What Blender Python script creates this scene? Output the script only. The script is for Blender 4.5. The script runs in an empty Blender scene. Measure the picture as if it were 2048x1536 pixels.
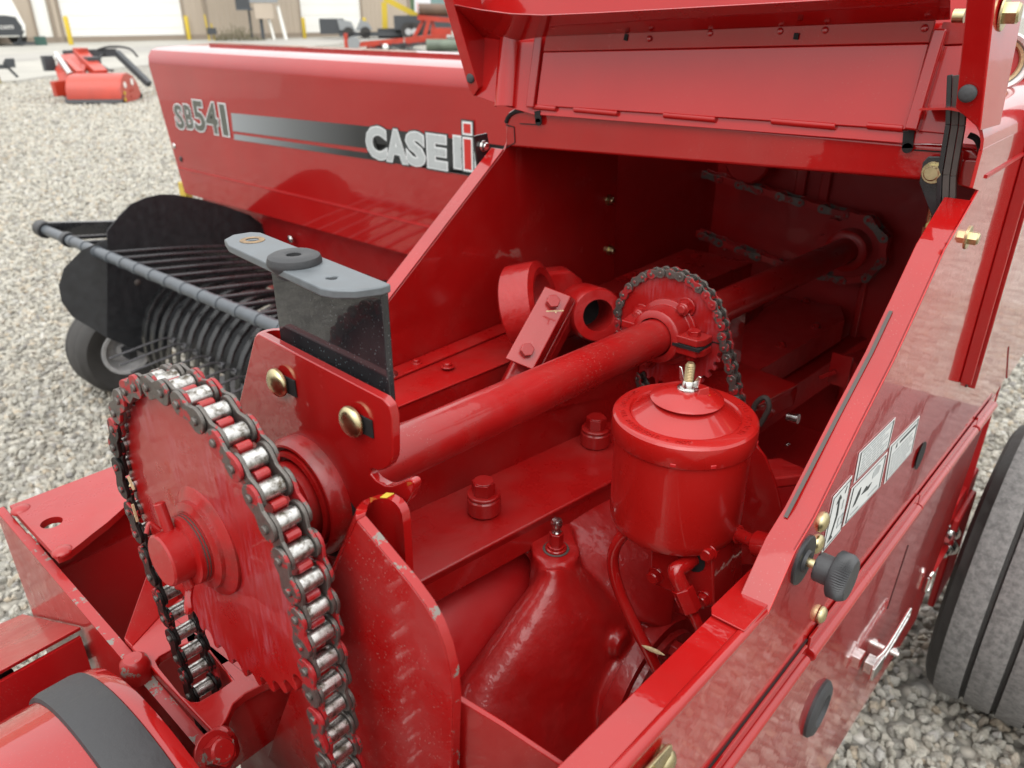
import bpy, bmesh, math, random
from mathutils import Vector as V, Matrix
from mathutils.geometry import tessellate_polygon
random.seed(7)
S = bpy.context.scene
COL = S.collection
R = math.radians
# ------------------------------------------------------------------ camera
TH, AZ, FPX, CH = R(25.7), R(41), 1540.0, 1.25
cf = V((-math.sin(AZ), math.cos(AZ), 0)); cr = V((math.cos(AZ), math.sin(AZ), 0)); cz = V((0, 0, 1))
FW = cf*math.cos(TH) - cz*math.sin(TH); UP = cf*math.sin(TH) + cz*math.cos(TH)
CAM = V((0, 0, CH))
cd = bpy.data.cameras.new('camera'); co = bpy.data.objects.new('camera', cd); COL.objects.link(co)
co.location = CAM; co.rotation_euler = (math.pi/2 - TH, 0, AZ)
cd.sensor_width = 36; cd.lens = 36*FPX/2048; cd.clip_start = .02; cd.clip_end = 600
cd.dof.use_dof = True; cd.dof.focus_distance = .62; cd.dof.aperture_fstop = cd.lens/1000/.0027
S.camera = co
# ------------------------------------------------------------------ sky, sun, exposure
W = bpy.data.worlds.new('World'); S.world = W; W.use_nodes = True
wn = W.node_tree.nodes; wl = W.node_tree.links; wn.clear()
sky = wn.new('ShaderNodeTexSky'); sky.sky_type = 'NISHITA'; sky.sun_disc = False
SUN_EL, SUN_AZ = R(58), R(150)      # azimuth measured clockwise from +Y
sky.sun_elevation = SUN_EL; sky.sun_rotation = SUN_AZ; sky.air_density = 1.0; sky.dust_density = 4.0; sky.ozone_density = 1.0
hs = wn.new('ShaderNodeHueSaturation'); hs.inputs['Saturation'].default_value = .06   # overcast: the cloud sheet is nearly white
bg = wn.new('ShaderNodeBackground'); bg.inputs['Strength'].default_value = .15
wo = wn.new('ShaderNodeOutputWorld')
tcw = wn.new('ShaderNodeTexCoord'); sxw = wn.new('ShaderNodeSeparateXYZ'); wl.new(tcw.outputs['Generated'], sxw.inputs[0])
mrw = wn.new('ShaderNodeMapRange'); mrw.inputs[1].default_value = 0; mrw.inputs[2].default_value = 1; mrw.inputs[3].default_value = 3.4; mrw.inputs[4].default_value = 8.6; wl.new(sxw.outputs['Z'], mrw.inputs[0])
cmw = wn.new('ShaderNodeCombineColor')
for i_ in range(3): wl.new(mrw.outputs[0], cmw.inputs[i_])
mxw = wn.new('ShaderNodeMix'); mxw.data_type = 'RGBA'; mxw.inputs[0].default_value = .8
wl.new(sky.outputs[0], hs.inputs['Color']); wl.new(hs.outputs[0], mxw.inputs[6]); wl.new(cmw.outputs[0], mxw.inputs[7]); wl.new(mxw.outputs[2], bg.inputs[0]); wl.new(bg.outputs[0], wo.inputs[0])
sd = bpy.data.lights.new('sun', 'SUN'); so = bpy.data.objects.new('sun', sd); COL.objects.link(so)
sd.energy = .5; sd.angle = R(60); sd.color = (1, .97, .92)
sv = V((math.sin(SUN_AZ)*math.cos(SUN_EL), math.cos(SUN_AZ)*math.cos(SUN_EL), math.sin(SUN_EL)))
so.rotation_euler = sv.to_track_quat('Z', 'Y').to_euler()
S.view_settings.view_transform = 'Standard'; S.view_settings.look = 'None'
S.view_settings.exposure = 1.2; S.view_settings.gamma = 1; S.view_settings.use_curve_mapping = False
try:
    S.cycles.max_bounces = 8; S.cycles.caustics_reflective = False; S.cycles.caustics_refractive = False
except Exception: pass

# ------------------------------------------------------------------ surveying: photo point -> point on a real plane
def ray(px, py): return FW + cr*((px-1024)/FPX) - UP*((py-768)/FPX)
def P(px, py, X=None, Y=None, Z=None, d=None):
    v = ray(px, py)
    if X is not None: t = X/v.x
    elif Y is not None: t = Y/v.y
    elif Z is not None: t = (Z-CH)/v.z
    else: t = d
    return CAM + v*t
def PP(px, py, o, n):
    v = ray(px, py); return CAM + v*((o-CAM).dot(n)/v.dot(n))

# ------------------------------------------------------------------ materials
def newmat(name):
    m = bpy.data.materials.new(name); m.use_nodes = True
    nt = m.node_tree; b = nt.nodes['Principled BSDF']
    return m, nt, b
def nd(nt, typ, **k):
    n = nt.nodes.new(typ)
    for a, v in k.items(): setattr(n, a, v)
    return n
def noise(nt, scale, detail=4, rough=.55, rnd=False, coord='Object'):
    tc = nd(nt, 'ShaderNodeTexCoord'); n = nd(nt, 'ShaderNodeTexNoise'); n.noise_dimensions = '4D' if rnd else '3D'
    n.inputs['Scale'].default_value = scale; n.inputs['Detail'].default_value = detail; n.inputs['Roughness'].default_value = rough
    nt.links.new(tc.outputs[coord], n.inputs['Vector'])
    if rnd:
        oi = nd(nt, 'ShaderNodeObjectInfo'); mu = nd(nt, 'ShaderNodeMath', operation='MULTIPLY'); mu.inputs[1].default_value = 37
        nt.links.new(oi.outputs['Random'], mu.inputs[0]); nt.links.new(mu.outputs[0], n.inputs['W'])
    return n
def ramp(nt, src, stops):
    r = nd(nt, 'ShaderNodeValToRGB'); nt.links.new(src, r.inputs[0]); e = r.color_ramp.elements
    while len(e) > 1: e.remove(e[-1])
    e[0].position, e[0].color = stops[0][0], tuple(stops[0][1]) + (1,)
    for p, c in stops[1:]:
        q = e.new(p); q.color = tuple(c) + (1,)
    return r
def g(v): return (v, v, v)
def mixc(nt, fac, a, b):
    m = nd(nt, 'ShaderNodeMix', data_type='RGBA')
    if hasattr(fac, 'links'): nt.links.new(fac, m.inputs[0])
    else: m.inputs[0].default_value = fac
    for s, i in ((a, 6), (b, 7)):
        if hasattr(s, 'links'): nt.links.new(s, m.inputs[i])
        else: m.inputs[i].default_value = tuple(s) + (1,)
    return m.outputs[2]
def bump(nt, b, src, strength, dist):
    bp = nd(nt, 'ShaderNodeBump'); bp.inputs['Strength'].default_value = strength; bp.inputs['Distance'].default_value = dist
    nt.links.new(src, bp.inputs['Height']); nt.links.new(bp.outputs[0], b.inputs['Normal']); return bp
RED = (.29, .0052, .0050)
def paint(name, col=RED, rough=.22, dust=.25, wave=.35, chips=0, specks=.5, coat=1.0, dustcol=(.17, .06, .05), sc=1, cov=.47, ior=1.5, spk=(.30, .14, .12), scuff=0):
    m, nt, b = newmat(name); L = nt.links
    n1 = noise(nt, 6*sc, 5); c = mixc(nt, ramp(nt, n1.outputs[0], [(.3, g(0)), (.7, g(1))]).outputs[0], tuple(x*.86 for x in col), tuple(min(1, x*1.1) for x in col))
    if dust:
        n2 = noise(nt, 22*sc, 7, .55); f = ramp(nt, n2.outputs[0], [(.44, g(0)), (.85, g(dust*1.2))])
        c = mixc(nt, f.outputs[0], c, dustcol)
    if specks:
        tc = nd(nt, 'ShaderNodeTexCoord'); vo = nd(nt, 'ShaderNodeTexVoronoi'); vo.inputs['Scale'].default_value = 330*sc; vo.inputs['Randomness'].default_value = 1
        L.new(tc.outputs['Object'], vo.inputs['Vector'])
        n3 = noise(nt, 14*sc, 3); ra = ramp(nt, n3.outputs[0], [(cov, g(0)), (cov+.15, g(1))]); rb = ramp(nt, vo.outputs['Distance'], [(.10, g(1)), (.20, g(0))])
        mu = nd(nt, 'ShaderNodeMath', operation='MULTIPLY'); L.new(ra.outputs[0], mu.inputs[0]); L.new(rb.outputs[0], mu.inputs[1])
        mv = nd(nt, 'ShaderNodeMath', operation='MULTIPLY'); L.new(mu.outputs[0], mv.inputs[0]); mv.inputs[1].default_value = specks
        c = mixc(nt, mv.outputs[0], c, spk)
    if scuff:
        tc2 = nd(nt, 'ShaderNodeTexCoord'); mp = nd(nt, 'ShaderNodeMapping'); mp.inputs['Scale'].default_value = (90, 20, 14); L.new(tc2.outputs['Object'], mp.inputs['Vector'])
        ns = nd(nt, 'ShaderNodeTexNoise'); ns.inputs['Scale'].default_value = 4; ns.inputs['Detail'].default_value = 6; L.new(mp.outputs[0], ns.inputs['Vector'])
        nl = noise(nt, 16, 2); m1 = nd(nt, 'ShaderNodeMath', operation='MULTIPLY'); L.new(ramp(nt, ns.outputs[0], [(.40, g(0)), (.75, g(1))]).outputs[0], m1.inputs[0]); L.new(ramp(nt, nl.outputs[0], [(.45, g(0)), (.62, g(scuff))]).outputs[0], m1.inputs[1])
        c = mixc(nt, m1.outputs[0], c, (.42, .20, .25))
    if chips:
        n4 = noise(nt, 60*sc, 6, .7); f = ramp(nt, n4.outputs[0], [(.60-.1*chips, g(0)), (.615-.1*chips, g(1))])
        c = mixc(nt, f.outputs[0], c, (.16, .14, .12))
    L.new(c, b.inputs['Base Color'])
    nr = noise(nt, 20*sc, 6, .6); rr = ramp(nt, nr.outputs[0], [(.35, g(rough*.8)), (.7, g(rough*1.5))]); L.new(rr.outputs[0], b.inputs['Roughness'])
    b.inputs['Specular IOR Level'].default_value = .5-.38*coat; b.inputs['Coat Weight'].default_value = coat; b.inputs['Coat Roughness'].default_value = .035; b.inputs['Coat IOR'].default_value = ior
    nb = noise(nt, 30*sc, 3, .5)
    bp = bump(nt, b, nb.outputs[0], wave, .0016); L.new(bp.outputs[0], b.inputs['Coat Normal'])
    return m
def plain(name, col, rough=.5, metal=0, var=.25, scale=40, bumpd=0, bumps=60, rnd=False, coat=0):
    m, nt, b = newmat(name); n = noise(nt, scale, 6, .6, rnd)
    c = mixc(nt, ramp(nt, n.outputs[0], [(.3, g(0)), (.7, g(1))]).outputs[0], tuple(x*(1-var) for x in col), tuple(min(1, x*(1+var)) for x in col))
    nt.links.new(c, b.inputs['Base Color']); b.inputs['Metallic'].default_value = metal
    rr = ramp(nt, n.outputs[0], [(.3, g(rough*.8)), (.7, g(min(1, rough*1.25)))]); nt.links.new(rr.outputs[0], b.inputs['Roughness'])
    b.inputs['Coat Weight'].default_value = coat
    if bumpd: bump(nt, b, noise(nt, bumps, 5, .6).outputs[0], 1, bumpd)
    return m
M = {}
M['red'] = paint('red_paint', rough=.2, dust=.10, specks=.25, wave=.16)
M['panel'] = paint('red_panel_paint', rough=.14, dust=.06, specks=.10, wave=.13, sc=.7, ior=1.45, coat=.8, col=(.36, .0065, .0060))
M['hood'] = paint('red_hood_paint', rough=.18, dust=.08, specks=.05, wave=.22, sc=.3, ior=1.5, coat=.9)
M['dusty'] = paint('red_dusty_paint', rough=.3, dust=.24, specks=.7, wave=.3, coat=.3)
M['disc'] = paint('red_scuffed_paint', rough=.3, dust=.15, specks=.6, wave=.2, coat=.45, scuff=.32)
M['cast'] = paint('red_cast_paint', rough=.36, dust=.12, specks=.2, wave=.8, coat=.35, sc=2)
M['mud'] = paint('red_mud_spotted_paint', rough=.3, dust=.35, specks=1.0, wave=.3, dustcol=(.24, .075, .07), coat=.3, cov=.36)
M['grimy'] = paint('red_grimy_paint', rough=.34, dust=.75, specks=.6, wave=.3, dustcol=(.035, .022, .015), coat=.3, sc=1.8, cov=.42)
M['chip'] = paint('red_chipped_edge_paint', rough=.4, dust=.2, chips=.18, specks=.3, coat=.3)
M['frame'] = paint('red_frame_paint', rough=.3, dust=.22, specks=.35, wave=.3, coat=.45)
M['can'] = paint('red_reservoir_paint', col=(.30, .0065, .0052), rough=.28, dust=.04, specks=.10, wave=.12, coat=.55)
M['deep'] = paint('red_inner_paint', col=(.36, .0065, .0075), rough=.38, dust=.08, specks=.3, wave=.3, coat=.1)
M['black'] = plain('black_paint', (.012, .012, .014), .28, coat=.3)
M['blackm'] = plain('black_matt_metal', (.016, .017, .019), .42)
M['band'] = plain('black_stripper_metal', (.004, .0045, .005), .28)
M['brk'] = paint('black_dusty_bracket', col=(.016, .016, .018), rough=.12, dust=.22, specks=.55, dustcol=(.09, .09, .09), coat=.8, wave=.1, cov=.38, spk=(.16, .165, .17))
M['tine'] = plain('worn_spring_steel', (.09, .09, .095), .35, metal=.6)
M['stud'] = plain('dull_bronze_stud', (.30, .23, .13), .4, metal=.9)
M['rust'] = plain('rust_and_old_yellow_paint', (.20, .135, .075), .8, var=.5, scale=160)
M['rubber'] = plain('black_rubber', (.03, .031, .033), .6, bumpd=.0004, bumps=200)
M['plastic'] = plain('dark_grey_plastic', (.035, .036, .038), .45, bumpd=.0002, bumps=400)
M['grey'] = plain('blue_grey_painted_steel', (.065, .075, .085), .35, var=.18, scale=25)
M['galv'] = plain('worn_grey_steel', (.125, .14, .15), .45, metal=.4, var=.2, scale=60)
M['zinc'] = plain('yellow_zinc_plated_steel', (.50, .43, .25), .28, metal=1, var=.2, scale=90)
M['steel'] = plain('bright_steel', (.66, .65, .63), .22, metal=1, var=.25, scale=130)
M['rim'] = plain('silver_painted_rim', (.42, .42, .42), .4, var=.2)
M['strap'] = plain('grey_brown_rubber_strip', (.055, .045, .04), .55, bumpd=.0003)
M['white'] = plain('white_label', (.62, .64, .63), .4, var=.03)
M['ink'] = plain('black_print', (.03, .035, .035), .5)
M['inkg'] = plain('grey_print', (.36, .38, .38), .5, var=.1)
M['yellow'] = plain('yellow_paint', (.50, .36, .04), .45, var=.12)
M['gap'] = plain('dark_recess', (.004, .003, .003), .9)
M['straw'] = plain('dry_straw', (.45, .35, .20), .8, var=.25, scale=300)
def rollmat():
    m, nt, b = newmat('chain_roller_steel'); n = noise(nt, 170, 6, .7, True); b.inputs['Metallic'].default_value = .95
    c = mixc(nt, ramp(nt, n.outputs[0], [(.46, g(0)), (.62, g(1))]).outputs[0], (.50, .49, .47), (.10, .085, .065))
    n2 = noise(nt, 110, 2, .5, True); n2.inputs['W'].default_value = 5
    c = mixc(nt, ramp(nt, n2.outputs[0], [(.70, g(0)), (.72, g(1))]).outputs[0], c, (.52, .24, .02))
    nt.links.new(c, b.inputs['Base Color']); rr = ramp(nt, n.outputs[0], [(.3, g(.14)), (.7, g(.5))]); nt.links.new(rr.outputs[0], b.inputs['Roughness'])
    return m
M['roller'] = rollmat()
def chainmat(name, red, base=(.085, .078, .07)):
    m, nt, b = newmat(name); n = noise(nt, 55, 5, .7, True); f = ramp(nt, n.outputs[0], [(.62-red*.24, g(0)), (.63-red*.24, g(1))]).outputs[0]
    n2 = noise(nt, 150, 6, .7, True); s = mixc(nt, n2.outputs[0], tuple(x*.45 for x in base), tuple(x*1.7 for x in base))
    c = mixc(nt, f, s, (.26, .009, .011)); nt.links.new(c, b.inputs['Base Color'])
    inv = nd(nt, 'ShaderNodeMath', operation='SUBTRACT'); inv.inputs[0].default_value = .75; nt.links.new(f, inv.inputs[1]); inv.use_clamp = True
    nt.links.new(inv.outputs[0], b.inputs['Metallic']); b.inputs['Roughness'].default_value = .42
    bump(nt, b, n2.outputs[0], 1, .0006); return m
M['link'] = chainmat('oily_chain_plate', .16, (.12, .11, .10)); M['linkr'] = chainmat('painted_chain_plate', .46, (.12, .11, .10)); M['grease'] = chainmat('greasy_chain_plate', .18, (.02, .019, .018))

# ------------------------------------------------------------------ mesh tools
def frame(n):
    n = n.normalized(); a = V((0, 0, 1)) if abs(n.z) < .9 else V((1, 0, 0))
    u = a.cross(n).normalized(); return u, n.cross(u), n
class MB:
    def __init__(s): s.v, s.f, s.sm = [], [], []
    def add(s, vs, fs, smooth=False):
        o = len(s.v); s.v += [V(x) for x in vs]; s.f += [[i+o for i in f] for f in fs]; s.sm += [smooth]*len(fs); return s
    def prism(s, pts, off):
        pts = [V(p) for p in pts]; off = V(off); n = len(pts)
        nn = sum(((pts[i]-pts[0]).cross(pts[(i+1) % n]-pts[0]) for i in range(1, n-1)), V((0, 0, 0)))
        if nn.dot(off) > 0: pts = pts[::-1]
        return s.add(pts + [p+off for p in pts], [list(range(n)), list(range(2*n-1, n-1, -1))] + [[i, i+n, (i+1) % n+n, (i+1) % n] for i in range(n)])
    def quad(s, *p): return s.add(p, [list(range(len(p)))])
    def box(s, c, sx, sy, sz, rot=None):
        m = rot.to_3x3() if rot else Matrix.Identity(3)
        vs = [V(c) + m @ V((x*sx/2, y*sy/2, z*sz/2)) for x in (-1, 1) for y in (-1, 1) for z in (-1, 1)]
        return s.add(vs, [[0, 1, 3, 2], [4, 6, 7, 5], [0, 4, 5, 1], [2, 3, 7, 6], [0, 2, 6, 4], [1, 5, 7, 3]])
    def bar(s, a, b, w, h, up=(0, 0, 1)):
        a, b = V(a), V(b); d = (b-a).normalized(); u = d.cross(V(up)).normalized(); t = u.cross(d)
        return s.prism([a+u*(x*w/2)+t*(y*h/2) for x, y in ((-1, -1), (1, -1), (1, 1), (-1, 1))], b-a)
    def lathe(s, o, ax, prof, n=32, a0=0, a1=2*math.pi):
        o = V(o); u, w, ax = frame(V(ax)); full = abs(a1-a0-2*math.pi) < 1e-6; k = n if full else n+1
        vs, fs = [], []
        for r, h in prof:
            for i in range(k):
                a = a0+(a1-a0)*i/n; vs.append(o + ax*h + (u*math.cos(a)+w*math.sin(a))*max(r, 1e-5))
        for j in range(len(prof)-1):
            for i in range(n):
                b = (i+1) % k; fs.append([j*k+i, j*k+b, (j+1)*k+b, (j+1)*k+i])
        return s.add(vs, fs, True)
    def cyl(s, a, b, r, n=24, r2=None, ch=0):
        a, b = V(a), V(b); h = (b-a).length; r2 = r if r2 is None else r2
        pr = [(0, 0), (r-ch, 0), (r, ch), (r2, h-ch), (r2-ch, h), (0, h)] if ch else [(0, 0), (r, 0), (r2, h), (0, h)]
        return s.lathe(a, b-a, pr, n)
    def hexa(s, c, ax, r, h, n=6):
        c = V(c); u, w, ax = frame(V(ax)); p = [c+(u*math.cos(i*2*math.pi/n)+w*math.sin(i*2*math.pi/n))*r for i in range(n)]
        return s.prism(p, ax*h)
    def bolt(s, c, ax, r, h=None, wash=1.45):
        c = V(c); ax = V(ax).normalized(); h = h or r*.8
        if wash: s.cyl(c-ax*r*.05, c+ax*r*.22, r*wash, 20, ch=r*.06); c = c+ax*r*.2
        s.hexa(c, ax, r, h*.85); s.cyl(c+ax*h*.84, c+ax*h, r*.84, 20, r2=r*.7); return s
    def dome(s, c, ax, r, h):
        return s.lathe(c, ax, [(r*.98, -.001), (r, h*.12), (r*.93, h*.42), (r*.75, h*.7), (r*.45, h*.92), (0, h)], 24)
    def tube(s, pts, r, n=12, sub=6, caps=True):
        pts = [V(p) for p in pts]
        if sub > 1 and len(pts) > 2:
            q = []
            for i in range(len(pts)-1):
                p0 = pts[i-1] if i else pts[0]*2-pts[1]; p1, p2 = pts[i], pts[i+1]; p3 = pts[i+2] if i+2 < len(pts) else p2*2-p1
                for k in range(sub):
                    t = k/sub; q.append(.5*((2*p1)+(p2-p0)*t+(2*p0-5*p1+4*p2-p3)*t*t+(3*p1-p0-3*p2+p3)*t**3))
            pts = q+[pts[-1]]
        u = None; vs, fs = [], []
        for i, p in enumerate(pts):
            d = (pts[min(i+1, len(pts)-1)]-pts[max(i-1, 0)]).normalized()
            u = frame(d)[0] if u is None else (u-d*u.dot(d)).normalized()
            w = d.cross(u)
            vs += [p+(u*math.cos(2*math.pi*k/n)+w*math.sin(2*math.pi*k/n))*r for k in range(n)]
        for i in range(len(pts)-1):
            fs += [[i*n+k, i*n+(k+1) % n, (i+1)*n+(k+1) % n, (i+1)*n+k] for k in range(n)]
        s.add(vs, fs, True)
        if caps: s.add(vs[:n][::-1], [list(range(n))]); s.add(vs[-n:], [list(range(n))])
        return s
    def plate(s, outer, holes, o, u, v, th):
        """2-D outline with holes in the frame (o,u,v), extruded by vector th"""
        o, u, v, th = V(o), V(u), V(v), V(th); loops = [[V((x, y, 0)) for x, y in l] for l in [outer]+holes]
        tri = tessellate_polygon(loops); flat = [p for l in loops for p in l]; w = [o+u*p.x+v*p.y for p in flat]; k = len(w)
        fs = []
        for t in tri:
            a, b, c = t; n = (w[b]-w[a]).cross(w[c]-w[a])
            if n.dot(th) > 0: t = (a, c, b)
            fs += [list(t), [i+k for i in reversed(t)]]
        i0 = 0
        for l in loops:
            n = len(l); fs += [[i0+i, i0+(i+1) % n, i0+(i+1) % n+k, i0+i+k] for i in range(n)]; i0 += n
        return s.add(w+[p+th for p in w], fs)
ORG = {}
def worldloc(o): return ORG[o.name]
def mesh_from(mb, name, mat, origin, smooth=35, fixn=True):
    me = bpy.data.meshes.new(name); me.from_pydata([tuple(x-origin) for x in mb.v], [], mb.f); me.update()
    if fixn:
        bm = bmesh.new(); bm.from_mesh(me); bmesh.ops.remove_doubles(bm, verts=bm.verts, dist=1e-6)
        bmesh.ops.recalc_face_normals(bm, faces=bm.faces); bm.to_mesh(me); bm.free()
    for m in (mat if isinstance(mat, (list, tuple)) else [mat]): me.materials.append(m)
    for p in me.polygons: p.use_smooth = True
    me.set_sharp_from_angle(angle=R(smooth)); return me
def place(o, parent, origin):
    COL.objects.link(o)
    if parent is not None: o.parent = parent; o.location = origin-ORG[parent.name]
    else: o.location = origin
    ORG[o.name] = V(origin); return o
def build(mb, name, mat, parent=None, bevel=0, smooth=35, label=None, kind=None, seg=2):
    lo = V([min(v[i] for v in mb.v) for i in range(3)]); hi = V([max(v[i] for v in mb.v) for i in range(3)]); c = (lo+hi)/2
    if parent is None: c.z = lo.z
    o = bpy.data.objects.new(name, mesh_from(mb, name, mat, c, smooth)); place(o, parent, c)
    if bevel:
        b = o.modifiers.new('bevel', 'BEVEL'); b.width = bevel; b.segments = seg; b.limit_method = 'ANGLE'; b.angle_limit = R(40); b.harden_normals = True
    if label: o['label'] = label
    if kind: o['kind'] = kind
    return o
def copies(src, parent, mats, name=None):
    """linked copies of a piece; src mesh is around its own origin, mats are world matrices"""
    out = []
    for m in mats:
        o = src.copy(); COL.objects.link(o)
        o.parent = parent; o.matrix_parent_inverse = Matrix.Identity(4)
        o.matrix_local = Matrix.Translation(-ORG[parent.name]) @ m; ORG[o.name] = m.to_translation(); out.append(o)
    return out
def piece(mb, name, mat, parent, mats, bevel=0, smooth=35):
    """first instance + copies of a piece modelled around (0,0,0)"""
    o = bpy.data.objects.new(name, mesh_from(mb, name, mat, V((0, 0, 0)), smooth)); COL.objects.link(o); o.parent = parent
    if bevel:
        b = o.modifiers.new('bevel', 'BEVEL'); b.width = bevel; b.segments = 2; b.limit_method = 'ANGLE'; b.angle_limit = R(40)
    o.matrix_local = Matrix.Translation(-ORG[parent.name]) @ mats[0]; ORG[o.name] = mats[0].to_translation()
    return [o]+copies(o, parent, mats[1:])
def thing(name, loc, label, cat, group=None):
    o = bpy.data.objects.new(name, None); o.empty_display_size = .1; place(o, None, V(loc)); o['label'] = label; o['category'] = cat
    if group: o['group'] = group
    return o
def tag(o, label, cat, group=None):
    o['label'] = label; o['category'] = cat
    if group: o['group'] = group
    return o
def orient(loc, xa, za):
    x = V(xa).normalized(); z = (V(za)-x*V(za).dot(x)).normalized(); y = z.cross(x)
    m = Matrix((x, y, z)).transposed().to_4x4(); m.translation = V(loc); return m
def circ(cx, cy, r, n=20, a0=0, a1=360): return [(cx+r*math.cos(R(a0+(a1-a0)*i/(n if a1-a0 == 360 else n-1))), cy+r*math.sin(R(a0+(a1-a0)*i/(n if a1-a0 == 360 else n-1)))) for i in range(n)]
def rrect(x0, y0, x1, y1, r, n=5):
    return circ(x1-r, y1-r, r, n, 0, 90)+circ(x0+r, y1-r, r, n, 90, 180)+circ(x0+r, y0+r, r, n, 180, 270)+circ(x1-r, y0+r, r, n, 270, 360)
def text(body, name, mat, parent, o, u, v, size, depth=.001, bold=0, shear=0, sx=1, align='LEFT', space=1.12):
    cu = bpy.data.curves.new(name, 'FONT'); cu.body = body; cu.size = size; cu.extrude = depth; cu.offset = bold; cu.shear = shear; cu.align_x = align; cu.resolution_u = 3; cu.space_character = space if bold else 1
    t = bpy.data.objects.new(name, cu); COL.objects.link(t); dg = bpy.context.evaluated_depsgraph_get()
    me = bpy.data.meshes.new_from_object(t.evaluated_get(dg)); bpy.data.objects.remove(t)
    m = Matrix((V(u).normalized()*sx, V(v).normalized(), V(u).cross(V(v)).normalized())).transposed().to_4x4()
    me.transform(m); me.materials.clear(); me.materials.append(mat); me.name = name
    ob = bpy.data.objects.new(name, me); place(ob, parent, V(o)); return ob
XP, XW = -.138, -.69
def on(px, py): return P(px, py, X=XP)
EX = V((1, 0, 0)); EY = V((0, 1, 0)); EZ = V((0, 0, 1))
# ================================================================== THE BALER
B = thing('hay_baler', (-.6, .8, 0), 'red square hay baler with its cover open, showing chain, sprocket and oil reservoir', 'baler')
def yz(l, X=XP): return [V((X, y, z)) for y, z in l]
def sheet(a, b, off, mb=None):
    mb = mb or MB(); a = [V(p) for p in a]; b = [V(p) for p in b]
    return mb.prism(a+b[::-1], off)
def ribbon(a, b, th, mb=None):
    """bent sheet between two polylines; th = vector or list of vectors"""
    mb = mb or MB(); n = len(a); t = th if isinstance(th, list) else [V(th)]*n
    vs = [V(p) for p in a]+[V(p) for p in b]+[V(p)+q for p, q in zip(a, t)]+[V(p)+q for p, q in zip(b, t)]; fs = []
    for i in range(n-1):
        fs += [[i, i+1, n+i+1, n+i], [2*n+i, 3*n+i, 3*n+i+1, 2*n+i+1], [i, 2*n+i, 2*n+i+1, i+1], [n+i, n+i+1, 3*n+i+1, 3*n+i]]
    fs += [[0, n, 3*n, 2*n], [n-1, 3*n-1, 4*n-1, 2*n-1]]
    return mb.add(vs, fs)
# ---- right side sheet metal ------------------------------------------------
fold = [(1528, 1237), (1588, 1100), (1627, 1034), (1718, 850), (1785, 719), (1838, 605), (1887, 497), (1943, 400)]
F = [on(*p) for p in fold]
zs = lambda y: .913-.088*y
zr = lambda y: .789-.065*y
low = yz([(-.25, zs(-.25)), (1.38, zs(1.38)), (1.38, .715), (1.30, .703), (-.25, zr(-.25))])
lp = build(MB().prism(low, (-.003, 0, 0)), 'side_panel', M['panel'], B, .0012)
inner = MB().prism([V((XP-.003, -.25, zs(-.25))), V((XP-.003, .47, zs(.47))), V((XP-.026, .47, zs(.47))), V((XP-.026, -.25, zs(-.25)))], (0, 0, -.003))
inner.prism([V((XP-.024, -.25, zs(-.25)-.003)), V((XP-.024, .47, zs(.47)-.003)), V((XP-.024, .47, zs(.47)-.03)), V((XP-.024, -.25, zs(-.25)-.03))], (-.002, 0, 0))
build(inner, 'top_flange', M['red'], lp, .0008)
mb = MB(); y0, y1 = -.25, .44
mb.cyl((XP-.003, y0, zs(y0)-.003), (XP-.003, y1, zs(y1)-.003), .0045, 12); build(mb, 'folded_edge', M['red'], lp)
up = [V((XP+.0015, p.y, p.z)) for p in F]+yz([(.772, 1.112), (.745, 1.118), (.745, 1.15)], XP+.0015)+yz([(2.6, 1.15), (2.6, .745), (1.40, .708), (1.30, zs(1.3)), (.43, zs(.43)-.003)], XP+.0015)
ub = build(MB().prism(up, (-.003, 0, 0)), 'upper_side_panel', M['panel'], B, .001)
a = [p+EX*.0015 for p in F]; b = [p-EX*.0215 for p in F]; b[0] = b[0]+V((0, -.004, -.002))
build(ribbon(a, b, (0, .0017, -.0017)), 'opening_lip', M['red'], B, .001)
tr = [F[1]*.3+F[2]*.7]+F[3:5]+[F[4]*.25+F[5]*.75]; up1 = V((0, -.0006, .0006))
build(ribbon([p-EX*.0150+up1 for p in tr], [p-EX*.0178+up1 for p in tr], up1), 'rubber_trim', M['strap'], B)
tabp = [V((XP-.001, .395, zs(.395)+.001)), V((XP-.001, .47, zs(.47)+.001)), V((XP-.029, .47, zs(.47)+.001)), V((XP-.029, .402, zs(.402)+.001)), V((XP-.025, .395, zs(.395)+.001))]
build(MB().prism(tabp, (0, 0, .0016)), 'corner_tab', M['red'], B, .0006)
# rounded shoulder on top of the rear body
sh = MB(); prof = [(XP+.0015, 1.15)]+[(XP-.0285+.03*math.cos(R(t)), 1.15+.03*math.sin(R(t))) for t in range(15, 91, 15)]+[(-.19, 1.178)]
ribbon([V((x, .745, z)) for x, z in prof], [V((x, 2.6, z)) for x, z in prof], (-.002, 0, -.002), sh)
build(sh, 'rear_roof', M['panel'], B)
sh = MB(); prof2 = [(XP-.0285+.052*math.cos(R(t)), 1.15+.052*math.sin(R(t))) for t in range(-30, 91, 12)]
ribbon([V((x, 1.30, z-.02)) for x, z in prof2], [V((x, 2.6, z-.02)) for x, z in prof2], (-.004, 0, 0), sh)
sh.box((-.32, 1.95, 1.185), .30, 1.3, .02); build(sh, 'bale_chamber_cover', M['red'], B, .004)
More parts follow.
